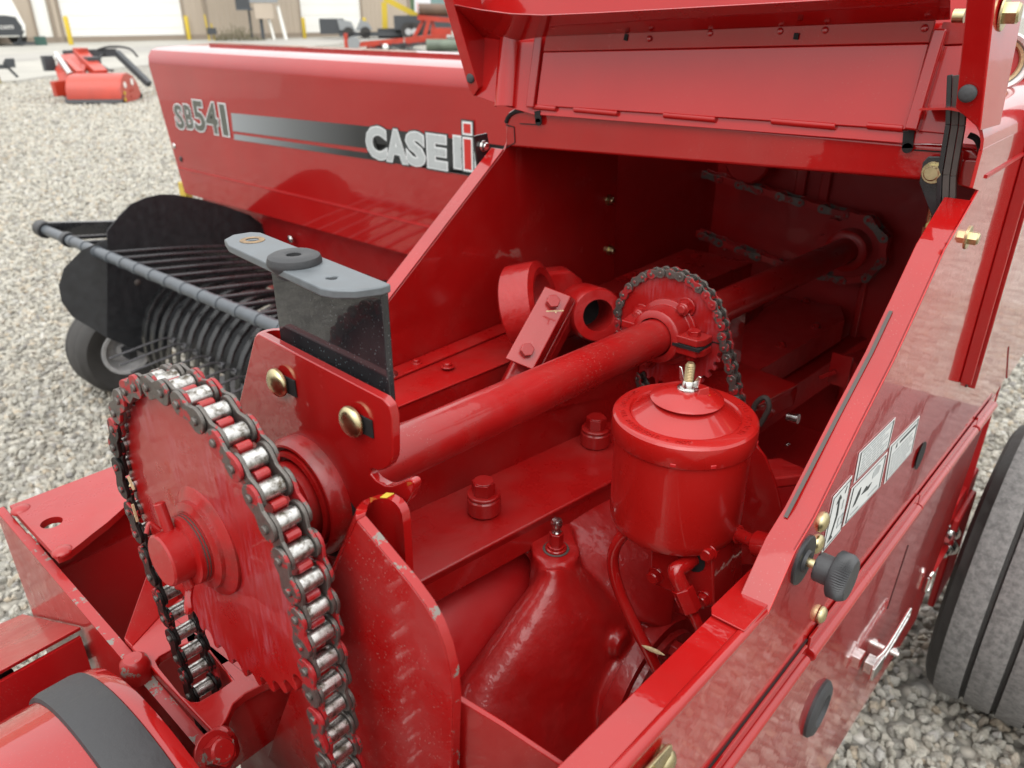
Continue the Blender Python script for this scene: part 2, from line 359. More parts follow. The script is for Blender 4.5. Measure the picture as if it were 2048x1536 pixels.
# lower service door under the rolled seam
dr = yz([(-.25, zr(-.25)-.014), (1.29, zr(1.29)-.012), (1.262, .60), (1.222, .47), (1.168, .351), (.759, .394), (-.25, .48)], XP+.001)
door = build(MB().prism(dr, (-.003, 0, 0)), 'service_door', M['panel'], B, .001)
segs = [(-.25, .540, .0052, 0), (.546, .876, .0068, .004), (.882, 1.172, .0058, .0015), (1.178, 1.30, .0062, .003)]
for y0, y1, r, dz in segs:
    mb = MB().cyl((XP+.004, y0, zr(y0)-.006+dz*.3), (XP+.004, y1, zr(y1)-.006+dz*.3), r, 14, ch=.001)
    mb.prism(yz([(y0, zr(y0)), (y1, zr(y1)), (y1, zr(y1)+.010+dz), (y0, zr(y0)+.010+dz)], XP+.001), (.0025, 0, 0))
    build(mb, 'rolled_hinge', M['red'], B, .0006)
mb = MB().prism(yz([(-.25, zr(-.25)+.0105), (.545, zr(.545)+.0105), (.545, zr(.545)+.0118), (-.25, zr(-.25)+.0118)], XP), (.0012, 0, 0)); build(mb, 'seam_gap', M['gap'], B)
# side post of two red angles with a dark gap
for y0, y1, x1 in ((.945, .998, .014), (1.012, 1.075, .010)):
    build(MB().prism([V((XP+.0015, y0, .865 if y0 < 1 else .835)), V((XP+.0015, y1, .858 if y0 < 1 else .828)), V((XP+x1*.35, y1, .858 if y0 < 1 else .828)), V((XP+x1, y0, .865 if y0 < 1 else .835))], (0, 0, .33)), 'side_post', M['red'], B, .0015)
build(MB().box((XP+.0015, 1.005, .99), .002, .014, .30), 'post_gap', M['gap'], B)
# fasteners, knob, plugs, latch on the panels
def pb(px, py, name, mb_fn, mat, par, bev=0): return build(mb_fn(on(px, py)+EX*.0015), name, mat, par, bev)
for p in ((1640, 1042), (1630, 1086), (1638, 1228)):
    pb(*p, 'carriage_bolt', lambda c: MB().dome(c, EX, .0082 if c.y < .7 else .0082, .005), M['zinc'], ub)
pb(1932, 474, 'hex_bolt', lambda c: MB().bolt(c, EX, .0062, .008, 1.7), M['zinc'], ub)
pb(1838, 910, 'slot_hole', lambda c: MB().lathe(c, EX, [(.016, 0), (.016, .0006), (0, .0006)], 20), M['gap'], ub)
k = build(MB().lathe(on(1600, 1117)+EX*.0015, EX, [(.0195, 0), (.0195, .002), (.0185, .0028), (.009, .0028), (.008, .005), (0, .005)], 28), 'knob_washer', M['blackm'], B)
kc = on(1600, 1117)
build(MB().cyl(kc, kc+EX*.024, .0036, 14), 'stem', M['zinc'], k)
mb = MB(); kw = []
for h, rr in ((.024, .0156), (.0255, .0177), (.0335, .0177), (.0365, .0159), (.0375, .0148)):
    kw.append((rr, h))
mb.lathe(kc, EX, [(.0105, .0125), (.0110, .014), (.0110, .023), (.0156, .024)], 32)
n = 60; vs, fs = [], []
for j, (rr, h) in enumerate(kw):
    for i in range(2*n):
        q = rr-(.0010 if i % 2 and 0 < j < 4 else 0); t = math.pi*i/n; vs.append(kc+V((h, q*math.cos(t), q*math.sin(t))))
for j in range(len(kw)-1):
    for i in range(2*n): i2 = (i+1) % (2*n); fs.append([j*2*n+i, j*2*n+i2, (j+1)*2*n+i2, (j+1)*2*n+i])
mb.add(vs, fs); mb.add(vs[-2*n:]+[kc+EX*.0385], [[i, (i+1) % (2*n), 2*n] for i in range(2*n)], True); mb.lathe(kc, EX, [(.0105, .0125), (0, .0125)], 24)
build(mb, 'knob', M['plastic'], k, smooth=50)
pc = on(1630, 1414); build(MB().lathe(pc, EX, [(.031, 0), (.031, .004), (.027, .0075), (.018, .0085), (.015, .005), (0, .0045)], 28), 'rubber_plug', M['rubber'], door)
# chrome over-centre latch on the door
A0 = on(1728, 1318); A1 = on(1793, 1216); d = (A1-A0).normalized(); nn = EX.cross(d)
lt = MB()
for s in (-1, 1): lt.tube([A0+nn*s*.006+EX*.012, A0+nn*s*.0075+EX*.016+d*.03, A1+nn*s*.0075+EX*.016-d*.008, A1+EX*.016+nn*s*.004], .0022, 8)
lt.tube([A1+EX*.016+nn*.004, A1+EX*.016+d*.002, A1+EX*.016-nn*.004], .0022, 8, 2)
lo = build(lt, 'latch', M['steel'], door)
build(MB().box(A0+EX*.010-d*.004, .014, .020, .016, Matrix.Rotation(math.atan2(d.z, d.y), 4, 'X')).prism([A0+nn*.009+EX*.014-d*.022, A0-nn*.009+EX*.014-d*.022, A0-nn*.011+EX*.016+d*.012, A0+nn*.011+EX*.016+d*.012], EX*.004), 'latch_base', M['steel'], lo, .001)
lc = on(1767, 1296); build(MB().cyl(lc, lc+EX*.02, .004, 12).cyl(lc+EX*.014+V((0, .0, .004)), lc+EX*.014+V((0, .012, -.002)), .004, 12), 'latch_rivet', M['steel'], lo)
c = on(1848, 1161); build(MB().tube([c+V((.006, 0, .012)), c+V((.008, .006, .016)), c+V((.008, .014, .002)), c+V((.008, .008, -.020)), c+V((.006, -.002, -.014)), c+V((.006, -.001, .008))], .0025, 8), 'latch_ring', M['steel'], door)
a = on(1806, 1005+18); build(MB().prism(yz([(.905, .655), (.908, .655), (.885, .57), (.882, .57)], XP+.001), (.0007, 0, 0)), 'louvre_slit', M['gap'], door)
# zinc hasp at the near bottom edge
hc = on(1318, 1505); dz = V((0, .9, -.1)).normalized(); hn = EX.cross(dz)
h = MB().prism([hc+dz*x+hn*y+EX*.002 for x, y in [(-.09, -.007), (.002, -.007), (.007, -.004), (.007, .004), (.002, .007), (-.09, .007)]], EX*.003)
h.bar(hc-dz*.012-hn*.004+EX*.004, hc-dz*.012-hn*.010+EX*.022, .014, .0025, dz).bar(hc-dz*.012-hn*.010+EX*.021, hc-dz*.012-hn*.028+EX*.021, .014, .0025, EX)
hp = build(h, 'hasp', M['zinc'], lp, .0012)
c = hc+dz*.006-hn*.011; build(MB().dome(c+EX*.002, EX, .009, .006), 'hasp_rivet', M['zinc'], hp)
# ---- white pictogram labels -----------------------------------------------
def label(q, tabs):
    c = [on(*p)+EX*.0019 for p in q]     # bl, br, tr, tl as seen on the panel
    o = build(MB().prism(c, EX*.0004), 'safety_label', M['white'], ub)
    f = lambda u, v: (c[0]*(1-u)+c[1]*u)*(1-v)+(c[3]*(1-u)+c[2]*u)*v+EX*.0006
    def pr(poly, mat, nm='print'): build(MB().prism([f(*p) for p in poly], EX*.0002), nm, mat, o)
    t = .012; bor = MB()
    for P4 in ([(.04, .04), (.96, .04), (.96, .05), (.04, .05)], [(.04, .95), (.96, .95), (.96, .96), (.04, .96)], [(.04, .04), (.06, .04), (.06, .96), (.04, .96)], [(.94, .04), (.96, .04), (.96, .96), (.94, .96)]):
        bor.prism([f(*p) for p in P4], EX*.0002)
    build(bor, 'border_print', M['ink'], o)
    for poly, m in tabs: pr(poly, M[m])
    return o, f
rnd = random.Random(3)
def lines(rows, u0=.12, u1=.88, v0=.14, v1=.86):
    out = []
    for i in range(rows):
        v = v0+(v1-v0)*i/(rows-1); u = u0
        while u < u1-.05:
            w = rnd.uniform(.05, .16); e = min(u+w, u1-(rnd.random()*.2 if i % 3 == 0 else 0))
            if e > u+.02: out.append(([(u, v-.022), (e, v-.022), (e, v+.022), (u, v+.022)], 'inkg'))
            u = e+.03
            if e >= u1-.2 and i % 3 == 0: break
    return out
label([(1702, 965), (1772, 893), (1786, 833), (1713, 905)], lines(8))
label([(1763, 967), (1819, 903), (1835, 830), (1775, 891)], lines(7, v1=.68)+[([(.2, .78), (.26, .78), (.24, .9)], 'ink'), ([(.34, .80), (.9, .80), (.9, .86), (.34, .86)], 'ink')])
label([(1637, 1106), (1676, 1059), (1699, 949), (1661, 992)], [([(.30, .18), (.36, .18), (.52, .5), (.46, .80), (.38, .80), (.42, .5)], 'ink'), ([(.18, .12), (.45, .12), (.32, .22)], 'ink'), ([(.28, .76), (.55, .78), (.44, .88)], 'ink'), ([(.70, .52), (.76, .52), (.76, .68), (.70, .68)], 'inkg'), ([(.62, .2), (.88, .2), (.88, .23), (.62, .23)], 'inkg'), ([(.62, .36), (.88, .36), (.88, .39), (.62, .39)], 'inkg'), ([(.62, .2), (.66, .2), (.66, .39), (.62, .39)], 'inkg'), ([(.84, .2), (.88, .2), (.88, .39), (.84, .39)], 'inkg'), ([(.70, .80), (.74, .80), (.80, .9), (.76, .9)], 'ink')])
label([(1680, 1052), (1755, 972), (1770, 902), (1698, 975)], [([(.16, .34), (.22, .36), (.30, .55), (.30, .74), (.24, .66)], 'ink'), ([(.36, .46), (.56, .40), (.64, .52), (.52, .50), (.48, .58)], 'ink'), ([(.62, .62), (.80, .62), (.84, .80), (.74, .88), (.62, .80)], 'inkg'), ([(.14, .14), (.34, .14), (.34, .19), (.14, .19)], 'inkg'), ([(.60, .16), (.86, .16), (.86, .22), (.60, .22)], 'inkg')])
# ---- compartment: left inner wall, floor, back wall ----------------------
wp = [P(765, 620, X=XW), P(1008, 302, X=XW), V((XW, .80, 1.12)), V((XW, 1.045, 1.12)), V((XW, 1.06, .79)), V((XW, .50, .80)), V((XW, .50, .895))]
wall = build(MB().prism(wp, (-.003, 0, 0)), 'inner_wall', M['red'], B, .001)
a = [V((XW, .50, .893)), P(765, 618, X=XW), P(1008, 301, X=XW)]
build(ribbon([p+V((.0, -.001, .002)) for p in a], [p+V((-.022, -.001, .002)) for p in a], (0, .0015, -.002)), 'wall_flange', M['red'], wall, .0008)
for p in ((1217, 400), (1219, 500)):
    c = P(*p, X=XW); build(MB().bolt(c, EX, .006, .008), 'hex_bolt', M['zinc'], wall)
k = P(965, 310, X=XW-.01)
br = MB().prism([P(*p, X=XW-.03) for p in ((948, 272), (975, 266), (985, 330), (970, 352), (958, 355))], (-.003, 0, 0))
bo = build(br, 'lid_stop_bracket', M['black'], B, .0008)
build(MB().bolt(P(966, 292, X=XW-.03), EX, .006, .006, 1.2), 'hex_bolt', M['steel'], bo); build(MB().cyl(P(970, 328, X=XW-.03), P(970, 328, X=XW-.03)+EX*.0006, .004, 12), 'bracket_hole', M['white'], bo)
bw = MB().box((-.775, 1.452, .78), 1.255, .004, .86)
bk = build(bw, 'back_wall', M['deep'], B)
for x, w_, h_ in ((-.50, .018, .10), (-.545, .02, .10), (-.40, .012, .30)): build(MB().box((x, 1.445, .98 if h_ < .2 else .70), w_, .012, h_), 'wall_rib', M['deep'], bk, .003)
for p in ((1373, 350), (1450, 360), (1450, 494), (1527, 508)): build(MB().dome(P(*p, Y=1.449), -EY, .007, .005), 'rivet', M['red'] if p[1] < 400 or p[0] > 1500 else M['steel'], bk)
build(MB().box((-.585, .85, .57), .004, 1.2, .40), 'chassis_web', M['red'], B)
build(MB().lathe((-.475, .30, .655), EY, [(0, 0), (.07, .004), (.085, .02), (.09, .06), (.09, .42), (0, .42)], 40), 'rear_housing', M['deep'], B)
build(MB().box((-.43, .95, .38), .575, 1.0, .004), 'light_block_floor', M['deep'], B)  # added floor sheet, blocks ground light from the compartment
build(MB().box((-.415, 1.115, 1.122), .56, .66, .003), 'roof_sheet', M['deep'], B)
build(MB().box((XW-.03, 1.25, .80), .004, .42, .66), 'chamber_wall', M['deep'], B)
fl = [P(*p, Z=.755) for p in ((1450, 785), (1495, 755), (1690, 637), (1682, 612), (1560, 592), (1430, 700))]
fo = build(MB().prism(fl, (0, 0, -.045)), 'knotter_shelf', M['deep'], B, .002)
for p in ((1563, 692), (1632, 655), (1612, 604)): build(MB().bolt(P(*p, Z=.755), EZ, .006, .007), 'hex_bolt', M['red'], fo)
build(MB().prism([P(*p, Z=.70) for p in ((1470, 860), (1500, 830), (1790, 640), (1770, 625), (1480, 800))], (0, 0, -.05)), 'lower_rail', M['deep'], B, .002)
build(MB().prism([P(*p, Z=.645) for p in ((1490, 985), (1600, 852), (1700, 880), (1575, 1090))], (0, 0, -.004)), 'inner_floor', M['deep'], B)
for p in ((1575, 888), (1580, 932)): build(MB().dome(P(*p, Z=.646), EZ, .004, .003), 'rivet', M['steel'], B)
build(MB().prism([P(*p, Y=.66) for p in ((1488, 870), (1508, 885), (1530, 915), (1550, 965), (1561, 1010), (1572, 1070), (1575, 1130), (1470, 1130))], (0, .004, 0)), 'flywheel_guard', M['red'], B, .001)
build(MB().bar(P(1520, 930, Y=.72), P(1588, 962, Y=.68), .05, .012), 'shear_lug', M['cast'], B, .003)
build(MB().bar(P(1640, 755, Y=1.1), P(1672, 742, Y=1.1), .006, .006).box(P(1680, 740, Y=1.12), .03, .004, .05).cyl(P(1690, 735, Y=1.13), P(1760, 710, Y=1.25), .018), 'clutch_rod', M['deep'], B)
build(MB().tube([P(1500, 850, Y=.86), P(1510, 810, Y=.86), P(1530, 795, Y=.86), P(1538, 815, Y=.86), P(1520, 850, Y=.86)], .0035, 8), 'spring_clip', M['strap'], B)
build(MB().cyl(P(1575, 833, Y=.95), P(1597, 838, Y=.95), .007, 12), 'zinc_pin', M['steel'], B)
# rail along the inner wall
r0 = [V((XW+.001, .40, .847)), V((XW+.001, 1.30, .847)), V((-.555, 1.30, .847)), V((-.615, .40, .847))]
ra = build(MB().prism(r0, (0, 0, -.004)).prism([r0[3]-EZ*.004, r0[2]-EZ*.004, r0[2]-EZ*.045, r0[3]-EZ*.045], (-.004, 0, 0)), 'wall_rail', M['frame'], B, .0015)
build(MB().prism([V((XW+.002, .42, .848)), V((XW+.002, 1.0, .848)), V((XW+.03, 1.0, .848)), V((XW+.026, .42, .848))], (0, 0, .003)), 'wall_foot', M['frame'], ra, .001)
for p, r in (((775, 750), .009), ((895, 733), .006), ((833, 725), .005)): build(MB().bolt(P(*p, Z=.851), EZ, r, r*.7), 'hex_bolt', M['frame'] if r < .009 else M['steel'], ra)
# main frame angle with the big bolts
e0, e1 = V((-.470, .02, .79)), V((-.33, .98, .79)); dv = (e1-e0).normalized(); e0 = e0+dv*.262; side = V((-dv.y, dv.x, 0)); wdt = .095
bm_ = MB().prism([e0, e1, e1+side*wdt, e0+side*wdt], (0, 0, -.010)).prism([e0-EZ*.010, e1-EZ*.010, e1-EZ*.034, e0-EZ*.034], side*.010)
bm_.prism([e0+side*wdt, e1+side*wdt, e1+side*wdt+EZ*.10, e0+side*wdt+EZ*.10], side*.010)
mbm = build(bm_, 'frame_beam', M['frame'], B, .002)
for p, r in (((968, 1022), .0175), ((1190, 888), .0175)):
    c = P(*p, Z=.79); q = MB().cyl(c, c+EZ*.019, r, 28, ch=.002).cyl(c+EZ*.0192, c+EZ*.023, r*.97, 28, ch=.001).hexa(c+EZ*.023, EZ, r*.70, .013).cyl(c+EZ*.036, c+EZ*.0372, r*.58, 20)
    build(q, 'spacer_bolt', M['frame'], mbm, .0012)
# ---- tilting arm with clamp block ---------------------------------------
K = lambda px, py, dd: P(px, py, d=dd)
yc = K(1062, 612, .985); ya = (K(1018, 620, 1.0)-K(1100, 600, .97)).normalized()
ya = (ya+V((-.2, -.2, 0))).normalized()
arm = MB().lathe(yc, ya, [(.046, -.022), (.055, -.018), (.056, .02), (.050, .024), (.044, .022), (.040, .0), (.038, -.02), (.046, -.022)], 36)
ring = build(arm, 'clamp_ring', M['cast'], B)
bl = [K(1090, 572, .925), K(1143, 592, .93), K(1066, 740, .90), K(1010, 717, .90)]; bn = (bl[1]-bl[0]).cross(bl[3]-bl[0]).normalized()
if bn.dot(CAM-bl[0]) < 0: bn = -bn
cofs = K(1163, 611, .972)-bl[1]
blk = build(MB().prism(bl, cofs*.42), 'clamp_block', M['frame'], B, .0015)
build(MB().prism([p+cofs*.46 for p in bl], cofs*.22), 'clamp_shim', M['frame'], blk, .001)
build(MB().prism([p+cofs*.72 for p in bl], cofs*.45), 'clamp_back', M['cast'], blk, .002)
for u, v in ((.5, .16), (.5, .82)):
    c = (bl[0]*(1-u)+bl[1]*u)*(1-v)+(bl[3]*(1-u)+bl[2]*u)*v; build(MB().hexa(c, bn, .0085, .008), 'hex_bolt', M['frame'], blk, .001)
sc = K(1190, 628, .965); sa = (sc-K(1150, 640, 1.0)).normalized(); sa = V((.80, -.55, .2)).normalized()
build(MB().lathe(sc, sa, [(.020, .012), (.032, .012), (.034, .008), (.034, -.05), (.022, -.05), (.020, .012)], 32), 'pivot_socket', M['cast'], B)
build(MB().lathe(sc, sa, [(.0205, -.04), (0, -.04)], 24), 'socket_bore', M['gap'], B)
build(MB().prism([K(1085, 545, 1.02), K(1140, 540, 1.03), K(1165, 560, 1.04), K(1170, 580, 1.05), K(1245, 612, 1.09), K(1260, 690, 1.09), K(1190, 700, 1.03), K(1110, 640, 1.02)], V((-.03, .025, -.005))), 'pivot_arm', M['cast'], B, .006, seg=3)
build(MB().bar(K(1062, 718, .955), K(1005, 830, .95), .040, .03, bn), 'needle_arm', M['cast'], B, .004)
# ---- drive shaft ----------------------------------------------------------
def axp(y): return V((-.42, y, .94-(y-.149)*.05))
AX = (axp(1)-axp(0)).normalized()
shaft = build(MB().cyl(axp(.262), axp(1.40), .0218, 40), 'drive_shaft', M['dusty'], B)
# ---- middle sprocket ------------------------------------------------------
def sprocket_outline(N, p, rr):
    Rp = p/2/math.sin(math.pi/N); o = []
    for i in range(N):
        k = rr/p
        for da, r in ((-.5, Rp+rr*.55), (-.39, Rp+rr*.45), (-1.0*k, Rp-rr*.05), (-.86*k, Rp-rr*.55), (-.5*k, Rp-rr*.92), (0, Rp-rr*1.05), (.5*k, Rp-rr*.92), (.86*k, Rp-rr*.55), (1.0*k, Rp-rr*.05), (.39, Rp+rr*.45)):
            t = 2*math.pi*(i+da)/N; o.append((r*math.cos(t), r*math.sin(t)))
    return o, Rp
def link_shape(p, r, waist):
    o = []
    for t in range(-100, 101, 25): o.append((p/2+r*math.cos(R(t)), r*math.sin(R(t))))
    o.append((0, waist))
    for t in range(80, 281, 25): o.append((-p/2+r*math.cos(R(t)), r*math.sin(R(t))))
    o.append((0, -waist)); return o
def chain(name, pins, Y, p, rr, wid, th, plr, par, mats, closed=False, cln=None, start=0):
    """pins: list of (X,Z) along the chain in the plane Y; roller axis along Y"""
    pin3 = [V((x, Y, z)) for x, z in pins]; n = len(pin3); sgm = [(pin3[i], pin3[(i+1) % n]) for i in range(n if closed else n-1)]
    f = lambda a, b: orient((a+b)/2, b-a, EY)           # local x along the link, z along the roller axis
    o = link_shape(p, plr, plr*.66); inn = [f(*s) for i, s in enumerate(sgm) if i % 2 == start]; outm = [f(*s) for i, s in enumerate(sgm) if i % 2 != start]
    mi = MB()
    for s in (-1, 1): mi.prism([V((x, y, s*wid/2)) for x, y in o], V((0, 0, s*th)))
    all_in = MB()
    root = bpy.data.objects.new(name, None)
    first = MB()                                           # the part itself: pins
    for q in pin3: first.cyl(q-EY*(wid/2+2.9*th), q+EY*(wid/2+2.9*th), rr*.48, 12, ch=rr*.12)
    ch = build(first, name, mats[0], par)
    for s in (-1, 1): mi.cyl((s*p/2, 0, -wid/2-.3*th), (s*p/2, 0, wid/2+.3*th), rr*.7, 12)
    piece(mi, 'inner_link', mats[1], ch, inn, .0004)
    mo = MB()
    for s in (-1, 1): mo.prism([V((x, y, s*(wid/2+1.15*th))) for x, y in o], V((0, 0, s*th)))
    for s in (-1, 1): mo.cyl((s*p/2, 0, -wid/2-1.6*th), (s*p/2, 0, wid/2+1.6*th), rr*.46, 12)
    piece(mo, 'outer_link', mats[2], ch, outm, .0004)
    piece(MB().cyl((0, 0, -wid/2+.0002), (0, 0, wid/2-.0002), rr, 24, ch=rr*.06), 'roller', mats[3], ch, [orient(q, EX, EY) for q in pin3])
    return ch
def loop_pins(c, Rp, N, a_start, a_end, tail0, tail1, p):
    """arc of pins (angles measured in X-Z), with straight tails of given direction and count"""
    step = 2*math.pi/N; k = int(round((a_start-a_end)/step)); arc = [(c[0]+Rp*math.cos(a_start-i*step), c[1]+Rp*math.sin(a_start-i*step)) for i in range(k+1)]
    d0, n0 = tail0; d1, n1 = tail1; l0 = math.hypot(*d0); l1 = math.hypot(*d1)
    pre = [(arc[0][0]+d0[0]/l0*p*i, arc[0][1]+d0[1]/l0*p*i) for i in range(n0, 0, -1)]
    post = [(arc[-1][0]+d1[0]/l1*p*i, arc[-1][1]+d1[1]/l1*p*i) for i in range(1, n1+1)]
    return pre+arc+post
# main sprocket
PY = .184; c0 = axp(PY); N1, p1 = 36, .0191
so_, R1 = sprocket_outline(N1, p1, .0058)
rotd = lambda pts, t: [(x*math.cos(t)-y*math.sin(t), x*math.sin(t)+y*math.cos(t)) for x, y in pts]
PH = R(2)
disc = build(MB().prism([c0-EY*.0047+EX*x+EZ*z for x, z in rotd(so_, PH)], EY*.0094), 'sprocket', M['disc'], B, .0009, smooth=30)
pins = loop_pins((c0.x, c0.z), R1, N1, PH+R(190), PH+R(0), ((.16, -1), 13), ((.045, -1), 13), p1)
dch = chain('drive_chain', pins, PY, p1, .0058, .0148, .0024, .0082, B, [M['link'], M['link'], M['linkr'], M['roller']], start=1)
for o in dch.children:
    w = ORG[o.name]
    if (w.x < c0.x-.075 and w.z < c0.z+.045) and not o.name.startswith('roller'):
        o.material_slots[0].link = 'OBJECT'; o.material_slots[0].material = M['grease']
# hub stack on the sprocket
hub = build(MB().lathe(axp(.1795), -AX, [(.0385, 0), (.0385, .0020), (.0360, .0034), (.0325, .0044), (.0305, .0056), (.0300, .0082), (.0265, .0092), (.0250, .0100), (0, .0100)], 48), 'hub', M['grimy'], disc, smooth=24)
for i in range(5): build(MB().cyl(axp(.1694-.0010*i), axp(.1694-.0010*i-.0009), .0236-.0004*(i % 2), 40), 'shim_washer', M['strap'] if i % 2 else M['grimy'], hub)
build(MB().lathe(axp(.1645), -AX, [(.0232, 0), (.0232, .0022), (.0205, .0030), (.016, .0030)], 40), 'thrust_washer', M['dusty'], hub)
build(MB().cyl(axp(.166), axp(.1475), .0176, 36, ch=.0012), 'shaft_end', M['dusty'], hub)
ca = axp(.1585); pd = V((-.30, 0, .95)).normalized()
build(MB().cyl(ca-pd*.024, ca+pd*.036, .0036, 12, ch=.0006).tube([ca+pd*.018+V((-.003, -.004, 0)), ca+pd*.024+V((-.004, -.008, 0)), ca+pd*.019+V((-.004, -.012, 0))], .0014, 8), 'hub_pin', M['dusty'], hub)
q = ca-pd*.024; build(MB().tube([q, q+V((.004, -.004, -.004)), q+V((.007, -.006, -.009)), q+V((.004, -.006, -.013)), q+V((.0, -.003, -.009)), q], .0026, 8), 'pin_eye', M['red'], hub)
# bearing and mounting plate
PLY = .262
pl = [P(*p, Y=PLY) for p in ((508, 674), (516, 668), (765, 798), (778, 812), (784, 838), (785, 905), (784, 919), (778, 932), (768, 940), (756, 943), (746, 939), (740, 941), (740, 948), (751, 961), (768, 971), (782, 972), (796, 967), (813, 960), (821, 960), (827, 964), (828, 971), (824, 987), (815, 1004), (640, 1260))]
pl += [V((-.50, PLY, .80)), V((-.545, PLY, .80)), V((-.516, PLY, .965))]
plate = build(MB().prism(pl, (0, .007, 0)), 'bearing_plate', M['red'], B, .0018)
wr = P(508, 674, Y=PLY); wl2 = V((-.546, PLY, .80))
rb = [(wr+V((0, 0, 0)), wl2)]; cen0 = wr+V((.006, .012, 0)); cen1 = wl2+V((.006, .012, 0))
aa = [cen0+V((-.012*math.sin(R(t)), -.012*math.cos(R(t)), 0)) for t in range(0, 181, 20)]; bb = [cen1+V((-.012*math.sin(R(t)), -.012*math.cos(R(t)), 0)) for t in range(0, 181, 20)]
aa += [aa[-1]+V((.10, .004, -.01))]; bb += [bb[-1]+V((.10, .004, 0))]
build(ribbon(aa, bb, [V((.004*math.sin(R(min(t, 180))), .004*math.cos(R(min(t, 180))), 0)) for t in list(range(0, 181, 20))+[180]]), 'plate_fold', M['red'], plate)
bc = axp(PLY)
brg = build(MB().lathe(bc, -AX, [(.046, 0), (.0455, .010), (.042, .015), (.0405, .0155), (.040, .011), (.0375, .011), (.037, .016), (.034, .017), (.0335, .012), (.030, .012), (.0295, .022), (.026, .024), (.0255, .03), (.024, .05), (.023, .07)], 48), 'bearing', M['grimy'], B)
build(MB().lathe(bc, -AX, [(.0505, .0004), (.046, .0006)], 48), 'bearing_painted_shade', M['gap'], brg)  # flat near-black ring, painted shade round the bearing foot
for p, m, r in (((560, 763), 'zinc', .0106), ((708, 841), 'zinc', .0108), ((598, 916), 'red', .0125), ((634, 1140), 'red', .0125)):
    c = P(*p, Y=PLY-.002); o = build(MB().dome(c-EY*.002, -EY, r, .0055), 'carriage_bolt', M[m], plate)
    build(MB().box(c+V((.010, .0012, -.001)), .014, .0012, .013), 'bolt_slot', M['gap'], o, .0005)
# black top bracket with rubber grommet
BY = .276; zt = P(700, 560, Y=.272).z
bp = [P(538, 520, Y=BY), P(762, 570, Y=BY), P(766, 790, Y=BY), P(545, 720, Y=BY)]
bp[0].z = bp[1].z = zt-.002; bp[2].x = bp[1].x-.0005; bp[3].x = bp[0].x; bp[2].z = bp[3].z = 1.0
xr = bp[1].x
brk = build(MB().prism(bp, (0, .0055, 0)), 'top_bracket', M['brk'], B, .0012)
fl = [(-.512, .296), (-.505, .300), (xr, .2835), (xr+.0005, .276), (xr-.006, .262), (xr-.016, .2535), (xr-.025, .251), (-.492, .2655), (-.508, .272), (-.515, .283)]
hol = [circ(-.488, .2835, .0045, 12), circ(-.378, .2675, .0035, 12)]
build(MB().plate(fl, hol, (0, 0, zt), EX, EY, (0, 0, -.0055)), 'bracket_flange', M['galv'], brk, .0012)
build(MB().lathe((-.490, .2835, zt+.0002), EZ, [(.0047, 0), (.0047, .0003), (.0085, .0003), (.0088, 0)], 20), 'rust_stain', M['rust'], brk)
gc = P(587, 507, Z=zt+.006); gc.z = zt
build(MB().lathe(gc, EZ, [(.0060, -.0085), (.0125, -.0085), (.0130, -.006), (.0172, -.001), (.0176, .0015), (.0166, .0046), (.0140, .0060), (.0065, .0060), (.0048, .0052), (.0045, -.0085)], 36), 'grommet', M['rubber'], brk)
build(MB().lathe(gc, EZ, [(.0048, .003), (0, .003)], 20), 'grommet_hole', M['gap'], brk)
# guard plate: bent sheet in front of the shaft
AYp = .212
fe_ = ((713, 1042), (745, 1080), (782, 1125), (818, 1168), (850, 1212), (872, 1252), (888, 1295), (900, 1345), (905, 1400), (903, 1480), (902, 1560))
ap = [P(*p, Y=AYp) for p in fe_]
ap += [V((-.225, AYp, .66)), V((-.47, AYp, .66)), P(646, 1200, Y=AYp), P(680, 1115, Y=AYp)]
TG = .0062
ga = build(MB().prism(ap, (0, TG, 0)), 'chain_guard', M['mud'], B, .0008)
ed = ap[:11]; build(ribbon([p+V((.0004, .0002, .0003)) for p in ed], [p+V((.0004, TG-.0002, .0003)) for p in ed], [V((.0006, 0, .0004))]*len(ed)), 'guard_edge', M['chip'], ga)
gdn = (P(646, 1200, Y=AYp)-P(713, 1042, Y=AYp)).normalized()
rim = ((713, 1042, .212, 0), (711.5, 1033, .2128, 12), (711.5, 1024, .2150, 35), (714, 1015, .2190, 60), (720, 1007, .2245, 85), (729, 1000, .2310, 112), (741, 995, .2385, 135), (756, 990, .2470, 155), (773, 987, .2535, 170), (792, 989, .2570, 178), (805, 997, .258, 180), (814, 1008, .258, 180), (819, 1020, .258, 180), (822, 1042, .258, 180))
aa = [P(x, y, Y=yy) for x, y, yy, t in rim]; bb = []
for q, (x, y, yy, t) in zip(aa, rim):
    k = max(0, min(1, (t-120)/50)); dn = gdn*(1-k)+V((-.02, 0, -1))*k; dn.y = 0; bb.append(q+dn.normalized()*(.22 if k < 1 else q.z-.80))
nrm = [V((TG*math.sin(R(t)), TG*math.cos(R(t)), 0)) for x, y, yy, t in rim]
build(ribbon(aa, bb, nrm), 'guard_bend', M['red'], ga)
build(MB().prism([aa[8]+V((0, 0, .0003)), aa[9]*.8+aa[8]*.2+V((0, 0, .0003)), aa[9]*.8+aa[8]*.2+nrm[9]+V((0, 0, .0003)), aa[8]+nrm[8]+V((0, 0, .0003))], (0, 0, .0005)), 'paint_mark', M['yellow'], ga)
# angled floor sheet right of the guard
build(MB().prism([P(913, 1398, Y=.222), P(1000, 1452, Y=.235), P(1140, 1545, Y=.25), P(1140, 1700, Y=.25), P(905, 1700, Y=.222)], (0, .004, 0)), 'lower_guard', M['dusty'], B, .001)
